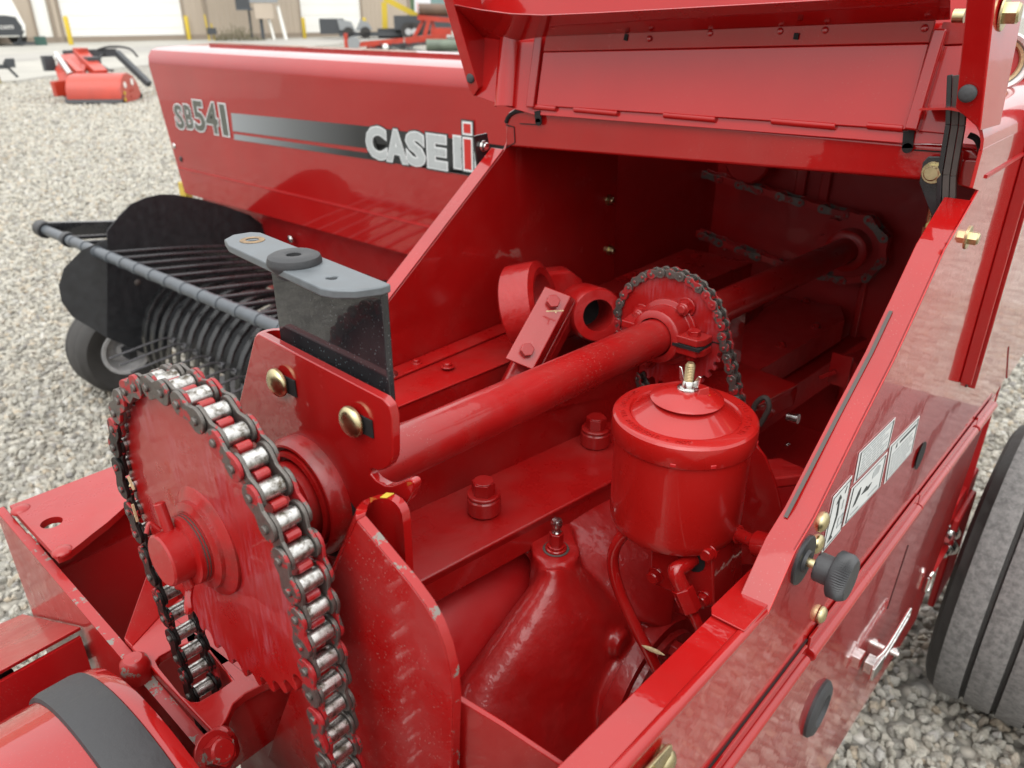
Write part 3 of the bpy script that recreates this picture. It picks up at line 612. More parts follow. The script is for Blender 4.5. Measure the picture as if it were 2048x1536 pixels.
# ---- left frame: cross plate, flanges, chain window -----------------------
TY = .155
t0, t1 = P(0, 1021, Y=TY), P(396, 1497, Y=TY); tl = P(-8, 1021, Y=TY)
xl, zl = tl.x-.004, tl.z
cross = build(MB().prism([V((xl, TY, zl)), V((t1.x+.04, TY, t1.z-.004)), V((t1.x+.04, TY, .45)), V((xl+.012, TY, .45))], (0, .009, 0)), 'cross_plate', M['frame'], B, .0015)
dd_ = V((t1.x-xl, 0, t1.z-zl))
build(ribbon([V((xl, TY-.0003, zl+.0004))+dd_*u for u in (.16, .30, .75, 1.0)], [V((xl, TY+.0093, zl+.0004))+dd_*u for u in (.16, .30, .75, 1.0)], V((0, 0, .0006))), 'cross_plate_edge', M['chip'], cross)
ZF = .772
of = [P(*p, Z=ZF) for p in ((22, 1016), (120, 978), (300, 918))]
of = [V((-.862, .166, 0)), V((-.852, .50, 0)), V((-.752, .50, 0)), V((-.752, .32, 0)), V((-.768, .29, 0)), V((-.772, .265, 0)), V((-.766, .246, 0)), V((-.752, .222, 0)), V((-.744, .204, 0)), V((-.736, .188, 0)), V((-.730, .174, 0)), V((-.731, .1645, 0)), V((-.745, .1645, 0))]
hh = P(103, 1045, Z=ZF)
lm = build(MB().plate([(p.x, p.y) for p in of], [circ(hh.x, hh.y, .0105, 22)], (0, 0, ZF), EX, EY, (0, 0, -.008)), 'left_frame_flange', M['frame'], B, .0012)
build(MB().prism([V((-.785, .165, ZF-.008)), V((-.785, .60, ZF-.008)), V((-.785, .60, ZF-.05)), V((-.785, .165, ZF-.05))], (-.006, 0, 0)), 'left_frame_web', M['frame'], lm)
build(MB().prism([V((-.782, .165, ZF-.05)), V((-.782, .70, ZF-.05)), V((-.782, .70, .40)), V((-.782, .165, .40))], (-.006, 0, 0)), 'left_frame_side', M['deep'], lm)
build(MB().prism([V((-.862, .50, ZF)), V((-.72, .62, ZF)), V((-.72, .62, ZF-.1)), V((-.862, .50, ZF-.1))], (.0, .01, 0)), 'frame_end', M['frame'], lm)
for (x, y, a) in ((-.853, .172, 0), (-.745, .172, 0)):
    build(MB().dome((x+.006, y, ZF-.002), EZ, .010, .005), 'weld_bead', M['frame'], lm)
ZW = .75
wo_ = [(-.585, .1645), (-.445, .1645), (-.452, .178), (-.462, .190), (-.464, .202), (-.462, .214), (-.458, .228), (-.455, .34), (-.600, .34), (-.607, .24), (-.612, .222), (-.606, .205)]
hole = [(P(*p, Z=ZW).x, P(*p, Z=ZW).y) for p in ((311, 1322), (318, 1312), (352, 1293), (400, 1280), (452, 1345), (462, 1362), (440, 1378), (398, 1402), (380, 1402), (362, 1390), (318, 1336))]
wp_ = build(MB().plate(wo_, [hole], (0, 0, ZW), EX, EY, (0, 0, -.009)), 'chain_window_plate', M['frame'], B, .0015)
build(MB().prism([V((-.475, .17, ZW-.009)), V((-.475, .40, ZW-.009)), V((-.475, .40, ZW-.075)), V((-.475, .17, ZW-.075))], (.006, 0, 0)), 'window_plate_web', M['frame'], wp_)
build(ribbon([V((-.585, .165, ZW)), V((-.606, .205, ZW)), V((-.612, .222, ZW))], [V((-.600, .165, ZW+.0)), V((-.628, .205, ZW+.030)), V((-.640, .235, ZW+.045))], (0, .0, -.006)), 'flared_edge', M['frame'], wp_, .001)
for p, r in (((270, 1333), .0125), ((440, 1487), .0125)):
    build(MB().lathe(P(*p, Z=ZW+.002), EZ, [(r*1.02, -.012), (r, 0), (r*.9, .006), (r*.6, .0095), (0, .0105)], 18), 'weld_boss', M['chip'], wp_)
# tilted plate left of the cross plate and the pit below
j0, j1 = P(50, 1226, Y=TY), P(165, 1251, Y=TY)
build(MB().prism([j0-EY*.002, j1-EY*.002, j1+V((0, -.62, -.02)), j0+V((-.1, -.62, -.02))], (0, 0, -.004)), 'tongue_cover', M['frame'], B, .001)
build(MB().prism([j1+V((.0, -.004, -.012)), j1+V((0, -.6, -.03)), j1+V((0, -.6, -.30)), j1+V((0, -.004, -.30))], (-.004, 0, 0)), 'tongue_side', M['deep'], B)
build(MB().cyl(P(100, 1345, Y=.13), P(132, 1328, Y=.15), .008, 14).hexa(P(96, 1348, Y=.125), EY, .012, .012), 'tongue_bolt', M['deep'], B)
build(MB().tube([P(-60, 1450, d=.70), P(0, 1408, d=.72), P(12, 1380, d=.73), P(2, 1352, d=.74), P(-60, 1330, d=.74)], .010, 10), 'hydraulic_hose', M['rubber'], B)
# slip-clutch drum with black rubber band
dcx, dcz, drr = -.446, .620, .1915; dy = .131
prof = [(0, 0), (drr*.80, 0), (drr*.93, .0), (drr*.985, -.003), (drr, -.010), (drr*.996, -.014), (drr*.985, -.016), (drr*.985, -.75)]
drum = build(MB().lathe((dcx, dy, dcz), EY, [(r, h) for r, h in prof], 96), 'clutch_drum', M['red'], B)
bp_ = [(drr*.986, -.014), (drr*1.004, -.015), (drr*1.010, -.020), (drr*1.010, -.043), (drr*1.003, -.048), (drr*.986, -.049)]
build(MB().lathe((dcx, dy, dcz), EY, bp_, 96), 'rubber_band', M['rubber'], drum)
build(MB().bolt(P(428, 1508, Y=.15), V((.6, .2, .5)), .011, .012).tube([P(428, 1500, Y=.15), P(452, 1480, Y=.165)], .007, 10, 1), 'drain_bolt', M['chip'], B)
build(MB().prism([V((-.60, .24, .45)), V((-.35, .24, .45)), V((-.35, .24, .735)), V((-.60, .24, .735))], (0, .006, 0)), 'rear_web', M['deep'], B)
# ---- middle sprocket with its clamp hub and the small chain ----------------
MY = .77; c2 = axp(MY); N2, p2 = 35, .0127
so2, R2 = sprocket_outline(N2, p2, .0040)
d2 = build(MB().prism([c2-EY*.0035+EX*x+EZ*z for x, z in so2], EY*.007), 'middle_sprocket', M['disc'], B, .0006)
pins = loop_pins((c2.x, c2.z), R2, N2, R(205), R(12), ((.55, -.83), 6), ((.38, -1), 16), p2)
chain('feeder_chain', pins, MY, p2, .0040, .0078, .0017, .0058, B, [M['linkr'], M['link'], M['linkr'], M['link']])
for px, py in ((1284, 626), (1373, 614), (1387, 706), (1297, 718)):
    c = P(px, py, Y=MY-.005); build(MB().bolt(c, -EY, .0085, .009, 1.35).cyl(c-EY*.008, c-EY*.0125, .0052, 16, ch=.001), 'hub_bolt', M['dusty'], d2)
hb = MB().lathe(c2-AX*.004, -AX, [(.040, 0), (.040, .005), (.0335, .007), (.032, .03), (.0285, .032), (.0235, .0325)], 40)
cl = c2-AX*.022
for s in (1, -1):
    hb.prism([cl+V((.026, -.013, s*.0022)), cl+V((.054, -.013, s*.0022)), cl+V((.060, -.004, s*.0022)), cl+V((.060, .014, s*.0022)), cl+V((.026, .014, s*.0022))], (0, 0, s*.0085))
    hb.prism([cl+V((-.026, -.013, s*.0022)), cl+V((-.046, -.013, s*.0022)), cl+V((-.050, .014, s*.0022)), cl+V((-.026, .014, s*.0022))], (0, 0, s*.0085))
clh = build(hb, 'clamp_hub', M['dusty'], d2, .0012)
build(MB().box(cl+V((.042, 0, 0)), .034, .030, .0035), 'clamp_gap', M['gap'], clh)
build(MB().hexa(cl+V((.043, -.001, -.0105)), -EZ, .0068, .008).hexa(cl+V((.043, .001, .0105)), EZ, .0075, .006), 'clamp_bolt', M['dusty'], clh, .0006)
build(MB().box(c2+V((.052, -.0037, .002)), .036, .0006, .0014), 'sprocket_split', M['gap'], d2)
# ---- rear sprocket and big chain on the back wall ---------------------------
RY = 1.40; c3 = axp(RY); N3, p3 = 9, .0405
so3, R3 = sprocket_outline(N3, p3, .0079)
d3 = build(MB().plate(so3, [], c3-EY*.006, EX, EZ, EY*.012).lathe(c3-EY*.004, -EY, [(.036, 0), (.036, .03), (.030, .034), (.023, .034)], 32), 'rear_sprocket', M['deep'], B, .001)
arc = [(c3.x+R3*math.cos(R(-92)+2*math.pi/N3*i), c3.z+R3*math.sin(R(-92)+2*math.pi/N3*i)) for i in range(0, 6)]
lowr = [(arc[0][0]-.0405*i, arc[0][1]+.0012*i+.0005*i*i) for i in range(12, 0, -1)]
upr = [(arc[-1][0]-.0404*i, arc[-1][1]+.0052*i) for i in range(1, 8)]
M['pale'] = chainmat('dull_chain_plate', .45, (.13, .125, .115))
chain('rear_chain', lowr+arc+upr, RY-.004, p3, .0062, .0140, .0026, .0080, B, [M['deep'], M['deep'], M['pale'], M['link']])
build(MB().cyl(V((-.635, 1.395, 1.005)), V((-.635, 1.44, 1.005)), .045, 28, ch=.004), 'chain_idler', M['deep'], B)
# ---- oil reservoir ------------------------------------------------------
oc = P(1367, 838, Z=.944); ox, oy = oc.x, oc.y
if True: ox, oy = -.268, .532
O = lambda z: V((ox, oy, z))
res = build(MB().lathe(O(0), EZ, [(.0, .836), (.050, .836), (.0555, .8375), (.0578, .842), (.0582, .848), (.0582, .934)], 64), 'oil_reservoir', M['can'], B)
lid = build(MB().lathe(O(0), EZ, [(.0588, .926), (.0606, .9255), (.0613, .9268), (.0615, .9400), (.0608, .9432), (.0590, .9450), (.0560, .9458), (.0470, .9458), (.0455, .9446), (.0440, .9450), (.0300, .9555), (.016, .9600), (0, .9600)], 72), 'reservoir_lid', M['can'], res, smooth=28)
for a in (-68, -38, 20, 200): build(MB().box(O(.9285)+V((.0612*math.cos(R(a)), .0612*math.sin(R(a)), 0)), .0016, .005, .0035, Matrix.Rotation(R(a), 4, 'Z')), 'lid_crimp', M['deep'], lid, .0008)
# raised lettering round the lid, as on the real one
for word, a0, r0, flip in (('FILL ONLY WITH', 56, .0525, 1), ('OIL RESERVOIR - HOT', -140, .0525, 0), ('IMPORTANT', 172, .0525, 0)):
    for i, chx in enumerate(word):
        if chx == ' ': continue
        st = 4.6
        a = R(a0+i*st) if not flip else R(a0-i*st)
        rad = V((math.cos(a), math.sin(a), 0)); tan = V((-rad.y, rad.x, 0))
        if flip: tan, rr2 = -tan, rad
        else: rr2 = -rad
        text(chx, 'raised_letter', M['can'], lid, O(.9456)+rad*r0-rr2*.0022, tan, rr2, .0058, .0008, .0001, align='CENTER')
cap = build(MB().lathe(O(0), EZ, [(.0280, .9585), (.0304, .9590), (.0306, .9597), (.0285, .9612), (.020, .9655), (.010, .9678), (0, .9684)], 48), 'lid_cap', M['can'], lid)
build(MB().lathe(O(0), EZ, [(.0088, .9670), (.0088, .9690), (.0075, .9695), (.0055, .9695), (.0052, .9740), (.0042, .9755)], 24), 'wing_nut', M['steel'], cap)
wn_ = MB()
for s in (-1, 1): wn_.prism([O(.970)+V((s*.004, 0, 0)), O(.973)+V((s*.0105, -s*.003, 0)), O(.9835)+V((s*.0125, -s*.004, 0)), O(.9835)+V((s*.0095, -s*.003, 0)), O(.9755)+V((s*.0045, 0, 0))], (0, .002, 0))
build(wn_, 'wing', M['steel'], cap, .0008)
st = [(.0, .968)]
for i in range(14): st += [(.0036, .970+i*.0014), (.0042, .9707+i*.0014)]
st += [(.0036, .9902), (.0028, .9915), (0, .9915)]
build(MB().lathe(O(0), EZ, st, 16), 'threaded_stud', M['stud'], cap, smooth=20)
build(MB().prism([O(.9655)+V((.010, -.004, 0)), O(.9655)+V((.016, .006, 0)), O(.9725)+V((.015, .006, 0)), O(.9715)+V((.0105, -.001, 0))], (.0015, -.0008, 0)), 'locking_tab', M['can'], cap, .0004)
for dx, dy_ in ((.0105, -.006), (.0125, -.001), (.017, .004), (.0095, -.0095)): build(MB().dome(O(.9662-.0005*dx/.01)+V((dx, dy_, 0)), EZ, .0018, .0006), 'paint_drip', M['yellow'], cap)
# pump block below, with bolts, elbow and pipes
FY = .505
q = [P(1303, 1060, Y=FY), P(1432, 1070, Y=FY), P(1428, 1214, Y=FY), P(1412, 1214, Y=FY), P(1300, 1166, Y=FY)]
q[0].z = q[1].z = .838
pump = build(MB().prism(q, (0, .055, 0)), 'pump_block', M['red'], B, .002)
for p in ((1418, 1104), (1312, 1150), (1408, 1197), (1362, 1092)):
    build(MB().bolt(P(*p, Y=FY), -EY, .0066, .006, 1.2), 'hex_bolt', M['red'], pump)
e0_, e1_, e2_, e3_ = P(1385, 1118, Y=FY), P(1352, 1140, Y=FY-.022), P(1365, 1178, Y=FY-.022), P(1385, 1225, Y=FY-.022)
build(MB().lathe(e0_, -EY, [(.0125, .0005), (.0, .0006)], 14), 'bare_patch', M['gap'], pump)
build(MB().tube([e0_+EY*.004, e0_+(e1_-e0_)*.6, e1_+V((0, 0, -.002)), e2_], .0072, 16, 5), 'elbow_fitting', M['red'], pump)
build(MB().hexa(e2_+(e2_-e3_)*.05, e3_-e2_, .0098, .021), 'pipe_nut', M['red'], pump, .0008)
build(MB().tube([e2_, e3_, P(1402, 1262, Y=FY-.02), P(1440, 1340, Y=FY)], .0048, 12), 'outlet_pipe', M['red'], B)
build(MB().tube([P(1300, 1050, Y=.50), P(1262, 1056, Y=.49), P(1232, 1090, Y=.485), P(1226, 1130, Y=.485), P(1240, 1185, Y=.485), P(1272, 1255, Y=.485), P(1300, 1310, Y=.485), P(1330, 1370, Y=.49)], .0056, 14), 'feed_pipe', M['red'], B)
s_ = P(1305, 1303, Y=.478); seed = tag(build(MB().lathe(s_-V((.012, 0, 0)), V((1, .1, .05)), [(0, 0), (.0014, .004), (.0022, .010), (.0020, .016), (.0010, .021), (0, .024)], 8), 'seed_husk', M['straw']), 'pale seed husk lying across the red feed pipe below the oil reservoir', 'seed')
v0, v1, v2 = P(1466, 1064, Y=.54), P(1514, 1086, Y=.53), P(1590, 1112, Y=.52)
rv = MB().hexa(v0-(v1-v0)*.15, v1-v0, .0085, .012).cyl(v0, v1, .0062, 20).cyl(v1, v2, .0115, 24, ch=.001)
rvo = build(rv, 'control_link', M['red'], B, .0006); mid = v0*.35+v1*.65; tc = (CAM-mid).normalized()
build(MB().cyl(mid+tc*.005, mid+tc*.0063, .0026, 14), 'link_hole', M['gap'], rvo)
# ---- gearbox casting -------------------------------------------------------
import numpy as np
GX = -.285
arcp = [P(*p, X=GX) for p in ((1196, 1500), (1211, 1427), (1242, 1349), (1289, 1271), (1332, 1236))]
A_ = np.array([[2*p.y, 2*p.z, 1] for p in arcp]); b_ = np.array([p.y**2+p.z**2 for p in arcp]); s_ = np.linalg.lstsq(A_, b_, rcond=None)[0]
gy, gz = float(s_[0]), float(s_[1]); gr = math.sqrt(s_[2]+gy*gy+gz*gz)
gcn = V((GX, gy, gz)); gax = V((-1, 0, .0))
cst = MB().lathe(gcn, gax, [(0, 0), (gr*.97, .0), (gr*.97, .012), (gr*.90, .020), (gr*.84, .05), (gr*.72, .09), (gr*.55, .12), (0, .13)], 64)
casting = build(cst, 'gearbox_housing', M['cast'], B)
flg = build(MB().lathe(gcn, gax, [(gr*.80, -.012), (gr*1.0, -.012), (gr*1.005, -.010), (gr*1.005, .004), (gr*.96, .006)], 72), 'housing_flange', M['cast'], casting)
build(MB().lathe(gcn, gax, [(gr*.80, -.011), (gr*.55, -.004), (gr*.4, .01), (0, .01)], 48), 'flange_face', M['deep'], casting)
build(MB().lathe(gcn, gax, [(gr*.88, -.0125), (gr*.86, -.018), (gr*.72, -.018), (gr*.70, -.0125)], 56), 'bearing_ring', M['cast'], casting)
bo_ = P(1112, 1098, Z=.765)
def patch(rows, bulge, back, nu=24, nv=24, sharp=1.0):
    # closed solid whose front is a bulged sheet through surveyed edge points
    def cat(pts, t):
        k = len(pts)-1; f = t*k; i = min(int(f), k-1); t = f-i; p1, p2 = pts[i], pts[i+1]; p0 = pts[i-1] if i else p1*2-p2; p3 = pts[i+2] if i+2 <= k else p2*2-p1
        return .5*((2*p1)+(p2-p0)*t+(2*p0-5*p1+4*p2-p3)*t*t+(3*p1-p0-3*p2+p3)*t**3)
    Ls = [r[0] for r in rows]; Rs = [r[1] for r in rows]; mb = MB(); F_, B_ = [], []
    for j in range(nv+1):
        a, b = cat(Ls, j/nv), cat(Rs, j/nv); m = (a+b)/2; n = (CAM-m).normalized()
        for i in range(nu+1):
            u = i/nu; p = a*(1-u)+b*u+n*bulge*math.sin(math.pi*u**sharp); F_.append(p); B_.append(a*(1-u)+b*u-n*back)
    k = nu+1; N_ = len(F_); fs = []
    for j in range(nv):
        for i in range(nu):
            q = [j*k+i, j*k+i+1, (j+1)*k+i+1, (j+1)*k+i]; fs += [q, [x+N_ for x in q[::-1]]]
    for j in range(nv): fs += [[j*k, (j+1)*k, (j+1)*k+N_, j*k+N_], [j*k+nu, j*k+nu+N_, (j+1)*k+nu+N_, (j+1)*k+nu]]
    for i in range(nu): fs += [[i, i+N_, i+1+N_, i+1], [nv*k+i, nv*k+i+1, nv*k+i+1+N_, nv*k+i+N_]]
    mb.add(F_+B_, fs); return mb
D_ = lambda px, py, d: P(px, py, d=d)
rows = [(D_(1072, 1140, .772), D_(1165, 1135, .772)), (D_(1066, 1160, .765), D_(1215, 1185, .785)), (D_(1010, 1236, .752), D_(1275, 1250, .785)), (D_(950, 1319, .738), D_(1250, 1349, .780)), (D_(912, 1372, .728), D_(1216, 1427, .775)), (D_(885, 1460, .715), D_(1200, 1500, .765)), (D_(850, 1600, .70), D_(1195, 1620, .750))]
pa = patch(rows, .038, .03, sharp=.62)
rows2 = [(D_(1035, 1088, .795), D_(1240, 955, .885)), (D_(1060, 1120, .79), D_(1300, 1010, .86)), (D_(1110, 1150, .785), D_(1350, 1110, .83)), (D_(1180, 1180, .79), D_(1350, 1210, .80)), (D_(1230, 1230, .79), D_(1340, 1260, .79))]
pb_ = patch(rows2, .012, .03)
web = MB().cyl(bo_-EZ*.085, bo_, .029, 36, r2=.0245)
web.prism([bo_+V((-.018, -.016, 0)), bo_+V((-.058, .018, 0)), bo_+V((-.068, .045, 0)), bo_+V((-.01, .04, 0)), bo_+V((0.018, .014, 0))], (0, 0, -.022))
cs = MB().add(cst.v, cst.f).add(web.v, web.f).add(pa.v, pa.f).add(pb_.v, pb_.f)
gq = P(1246, 1290, X=GX-.01); gcb = V((GX-.008, gq.y, gq.z)); cs.cyl(gcb+V((-.055, 0, 0)), gcb, .014, 24)
casting.data = mesh_from(cs, 'gearbox_housing', M['cast'], ORG[casting.name], 180)
rm = casting.modifiers.new('skin', 'REMESH'); rm.mode = 'VOXEL'; rm.voxel_size = .0024; rm.use_smooth_shade = True
sm = casting.modifiers.new('soft', 'SMOOTH'); sm.factor = .5; sm.iterations = 12
gb_ = bo_+EZ*.0005; build(MB().cyl(gb_-EZ*.004, gb_+EZ*.003, .0112, 24, ch=.001).cyl(gb_+EZ*.003, gb_+EZ*.0055, .0088, 20).hexa(gb_+EZ*.005, EZ, .0074, .0150), 'grease_fitting', M['red'], casting, .0006)
build(MB().lathe(gb_, EZ, [(.0042, .0195), (.0052, .0215), (.0038, .0235), (.0036, .0260), (.0058, .0280), (.0062, .0325), (.0046, .0355), (0, .036)], 18), 'grease_nipple', M['steel'], casting)
build(MB().lathe(gb_-EZ*.0006, EZ, [(.0135, .0008), (.010, .0012)], 20), 'oil_stain', M['strap'], casting)
c = P(1335, 1292, X=GX+.012); build(MB().cyl(c-EX*.02, c+EX*.004, .015, 24, ch=.002).hexa(c+EX*.004, EX, .010, .01), 'flange_bolt', M['cast'], casting, .001)
# ---- transverse frame member over the opening ------------------------------
TYP = .78
xa, xb = -.69, XP+.001
zt_ = lambda x: 1.142+.003*(x-xa)/(xb-xa)
zb_ = lambda x: 1.093+.022*(x-xa)/(xb-xa)
tb = MB().prism([V((xa, TYP, zb_(xa))), V((xb, TYP, zb_(xb))), V((xb, TYP, zt_(xb)-.016)), V((xb-.004, TYP, zt_(xb)-.006)), V((xb-.014, TYP, zt_(xb))), V((xa+.016, TYP, zt_(xa))), V((xa+.005, TYP, zt_(xa)-.006)), V((xa, TYP, zt_(xa)-.018))], (0, .03, 0))
beam = build(tb, 'cross_member', M['red'], B, .004, seg=3)
for pts in (((1012, 245), (1018, 232), (1032, 223), (1046, 221)), ((1938, 270), (1952, 277), (1960, 293), (1964, 318))):
    pp = [P(*p, Y=TYP-.001) for p in pts]; build(MB().tube(pp, .0026, 8), 'corner_gap', M['gap'], beam)
for pts in (((1075, 222), (1077, 244)), ((1818, 262), (1815, 296))):
    pp = [P(*p, Y=TYP-.0052) for p in pts]; build(MB().bar(pp[0], pp[1], .002, .009, EX).cyl(pp[1]-EY*.001, pp[1]+EY*.001, .0045, 14), 'hinge_slot', M['gap'], beam)
build(MB().tube([P(1012, 250, Y=TYP-.0007), P(1028, 254, Y=TYP-.0007), P(1030, 285, Y=TYP-.0007), P(1012, 296, Y=TYP-.0007)], .0007, 6, 1), 'tab_seam', M['gap'], beam)
build(MB().bar(P(1828, 300, Y=TYP-.0007), P(1890, 304, Y=TYP-.0007), .001, .001).bar(P(1040, 247, Y=TYP-.0007), P(1072, 249, Y=TYP-.0007), .001, .001), 'plate_seam', M['gap'], beam)
build(MB().prism([P(1924, 318, Y=TYP-.006), P(1966, 320, Y=TYP-.006), P(1952, 383, Y=TYP-.006), P(1912, 370, Y=TYP-.006)], (0, .004, 0)), 'corner_plate', M['red'], B, .002)
# ---- the raised lid ----------------------------------------------------------
tilt = R(13); LO = P(1440, 236, Y=TYP+.004); LO = V((-.43, TYP-.0035, 1.148)); LU = V((0, math.sin(tilt), math.cos(tilt))); LN = V((0, -math.cos(tilt), math.sin(tilt)))
LP = lambda px, py, o=0: PP(px, py, LO+LN*o, LN)
ls = [LP(950, 192), LP(1012, 213), LP(1066, 229), LP(1815, 287), LP(1922, 288), LP(1955, 40), LP(1960, -60), LP(860, -60), LP(895, 20)]
lidm = build(MB().prism(ls, -LN*.0015), 'raised_lid', M['panel'], B, .0006)
# pressed inner sheet with its fold lines
inn_ = [LP(1072, 211, .004), LP(1812, 260, .004), LP(1858, 87, .004), LP(1086, 104, .004)]
build(MB().prism(inn_, -LN*.0025), 'inner_sheet', M['panel'], lidm, .0012)
s2 = [LP(1086, 103, .0045), LP(1858, 86, .0045), LP(1872, 40, .009), LP(1092, 70, .009)]
is2 = build(MB().prism(s2, -LN*.002), 'upper_sheet', M['red'], lidm, .0015)
for p, w in (((1254, 72), .004), ((1594, 70), .004)):
    a = LP(p[0], p[1]-4, .0085); b = LP(p[0]-3, p[1]+9, .0075); build(MB().bar(a, b, .0045, .002, LN), 'slot', M['gap'], is2)
for p in ((1298, 77), (1420, 66), (1560, 62), (1650, 60), (1849, 56)): build(MB().dome(LP(*p, .0085), LN, .0032, .002), 'spot_weld', M['red'], is2)
# ribs left and right
def halfpipe(a, b, r, nrm):
    a, b = V(a), V(b); d = (b-a).normalized(); w = nrm.cross(d).normalized(); q = [w*(r*math.cos(R(t)))+nrm*(r*.8*math.sin(R(t))) for t in range(0, 181, 20)]
    return ribbon([a+x for x in q], [b+x for x in q], -nrm*.001)
build(halfpipe(LP(1012, 214, -.001), LP(1024, 58, -.001), .0165, LN), 'pressed_rib', M['panel'], lidm)
build(MB().bar(LP(1062, 216, .004), LP(1081, 66, .004), .012, .009, LN), 'left_stiffener', M['red'], lidm, .002)
build(MB().bar(LP(1824, 262, .006), LP(1884, 60, .006), .011, .014, LN), 'right_stiffener', M['red'], lidm, .002)
build(MB().prism([LP(1832, 262, .003), LP(1895, 268, .003), LP(1930, 90, .003), LP(1876, 92, .003)], -LN*.002), 'side_strip', M['panel'], lidm, .0008)
build(MB().prism([LP(1876, 90, .004), LP(1930, 88, .004), LP(1935, 42, .008), LP(1885, 44, .008)], -LN*.002), 'side_strip', M['red'], lidm, .0008)
for a, b in (((1066, 209), (1113, 211)), ((1149, 213), (1236, 222)), ((1328, 225), (1432, 233)), ((1544, 235), (1672, 249)), ((1735, 246), (1808, 251))):
    A2, B2 = LP(a[0], a[1]+5, .0012), LP(b[0], b[1]+5, .0012); A2.z = B2.z = (A2.z+B2.z)/2; build(MB().cyl(A2, B2, .0036, 16, ch=.0006), 'hinge_knuckle', M['panel'], lidm)
# cross stiffener (rises towards the viewer)
fe = [P(908, 9, Y=.74), P(960, 20, Y=.735), P(1020, 28, Y=.73), P(1085, 31, Y=.725), P(1180, 27, Y=.725), P(1330, 19, Y=.73), P(1560, 6, Y=.735), P(1900, -14, Y=.74)]
be = [LP(922, 60, .002), LP(960, 74, .002), LP(1020, 84, .002), LP(1085, 74, .009), LP(1180, 70, .009), LP(1330, 64, .009), LP(1560, 54, .009), LP(1900, 40, .008)]
build(ribbon(fe, be, (0, .0015, .001)), 'cross_stiffener', M['red'], lidm, .0008)
# side channels of the lid
lf = [P(884, -40, Y=.735), P(905, -40, Y=.735), P(908, 9, Y=.742), P(957, 176, Y=.772), P(947, 193, Y=.775), P(937, 176, Y=.772), P(889, 9, Y=.742)]
lfo = build(MB().prism(lf, (-.003, .05, .01)), 'left_channel', M['panel'], lidm, .001)
build(MB().dome(P(941, 156, Y=.768), -EY, .0065, .003), 'rubber_stop', M['rubber'], lfo)
f0 = [P(1935, -20, Y=.70), P(1993, -20, Y=.70), P(1961, 261, Y=.722), P(1911, 216, Y=.722)]
bk_ = [P(2048, -20, Y=.78), P(2020, 95, Y=.78), P(1966, 262, Y=.762)]
rc = build(MB().prism(f0, (0, .002, 0)), 'right_channel', M['red'], lidm, .001)
x0, x1 = f0[1], f0[2]
build(MB().prism([x0, x1, x1+V((.004, .050, 0)), x0+V((.004, .085, 0))], (-.002, 0, 0)), 'channel_side', M['panel'], lidm, .0008)
build(MB().dome(P(1935, 187, Y=.714), -EY, .0068, .003), 'rubber_stop', M['rubber'], rc)
c = P(2006, 26, X=x0.x+.003); build(MB().bolt(c, EX, .0085, .010, 1.5), 'hex_bolt', M['zinc'], rc)
c = P(1930, 32, Y=.715); build(MB().cyl(c, c-EX*.008, .005, 12), 'bolt_end', M['zinc'], rc)
# white ring of the bale counter tube beyond the lid
rc_ = P(1998, 124, Y=1.0); ra_ = V((.42, -.88, .10))
rg_ = build(MB().lathe(rc_, ra_, [(.0225, -.012), (.0285, -.012), (.0300, -.004), (.0295, .006), (.0270, .009), (.0240, .006), (.0225, -.012)], 40), 'counter_ring', M['white'], B)
build(MB().lathe(rc_, ra_, [(.0224, .003), (.0200, .001), (.0195, -.03)], 40), 'ring_sleeve', M['straw'], rg_); build(MB().lathe(rc_, ra_, [(.0196, -.004), (0, -.004)], 30), 'ring_bore', M['deep'], rg_)
# black lid strap and its pivot bracket
bkp = [P(*p, Y=TYP-.010) for p in ((1856, 313), (1892, 313), (1900, 420), (1884, 470), (1866, 440), (1838, 366), (1845, 325))]
bk2 = build(MB().prism(bkp, (0, .004, 0)), 'strap_bracket', M['black'], B, .001)
c = P(1867, 345, Y=TYP-.011); build(MB().bolt(c, -EY, .0078, .007, 1.25), 'hex_bolt', M['zinc'], bk2)
st0, st1 = [P(1914, 150, Y=TYP-.018), P(1910, 250, Y=TYP-.017), P(1893, 350, Y=TYP-.016), P(1888, 480, Y=TYP-.014), P(1872, 560, Y=TYP-.01)], .0115
for dx, w, m in ((-.0052, .004, 'black'), (0, .0055, 'strap'), (.0058, .0045, 'strap')):
    mb = MB()
    for a, b in zip(st0, st0[1:]): mb.bar(a+EX*dx, b+EX*dx, w, .003+abs(dx)*.3, EY)
    build(mb, 'lid_strut', M[m], B, .0006)
build(MB().cyl(P(1868, 400, Y=TYP+.0), P(1838, 560, Y=TYP+.02), .0036, 12).hexa(P(1860, 452, Y=TYP), P(1838, 560, Y=TYP+.02)-P(1868, 400, Y=TYP), .006, .010), 'release_rod', M['zinc'], B)
# ---- pickup hood ---------------------------------------------------------------
HY = 1.40
prof = [(HY+.0, 1.085), (HY+.006, 1.112), (HY+.022, 1.132), (HY+.05, 1.140), (HY+.30, 1.15)]
XR, XLt, XLb = -.72, -2.965, -2.85
hd = MB().prism([V((XLb, HY, .642)), V((XR, HY, .642)), V((XR, HY, 1.085)), V((XLt+.02, HY, 1.085))], (0, .003, 0))
hood = build(hd, 'pickup_hood', M['hood'], B)
ribbon_a = [V((XLt+.02-(z-1.085)*.2, y, z)) for y, z in prof]; ribbon_b = [V((XR, y, z)) for y, z in prof]
hr = ribbon(ribbon_a, ribbon_b, (0, .001, -.003)); build(hr, 'rounded_top', M['hood'], hood)
build(MB().prism([V((XLb, HY+.001, .642)), V((XLt+.02, HY+.001, 1.085)), V((XLt+.01, HY+.05, 1.138)), V((XLt+.02, HY+.3, 1.14)), V((XLb, HY+.3, .642))], (-.003, 0, 0)), 'hood_end', M['hood'], hood)
cz_ = .73
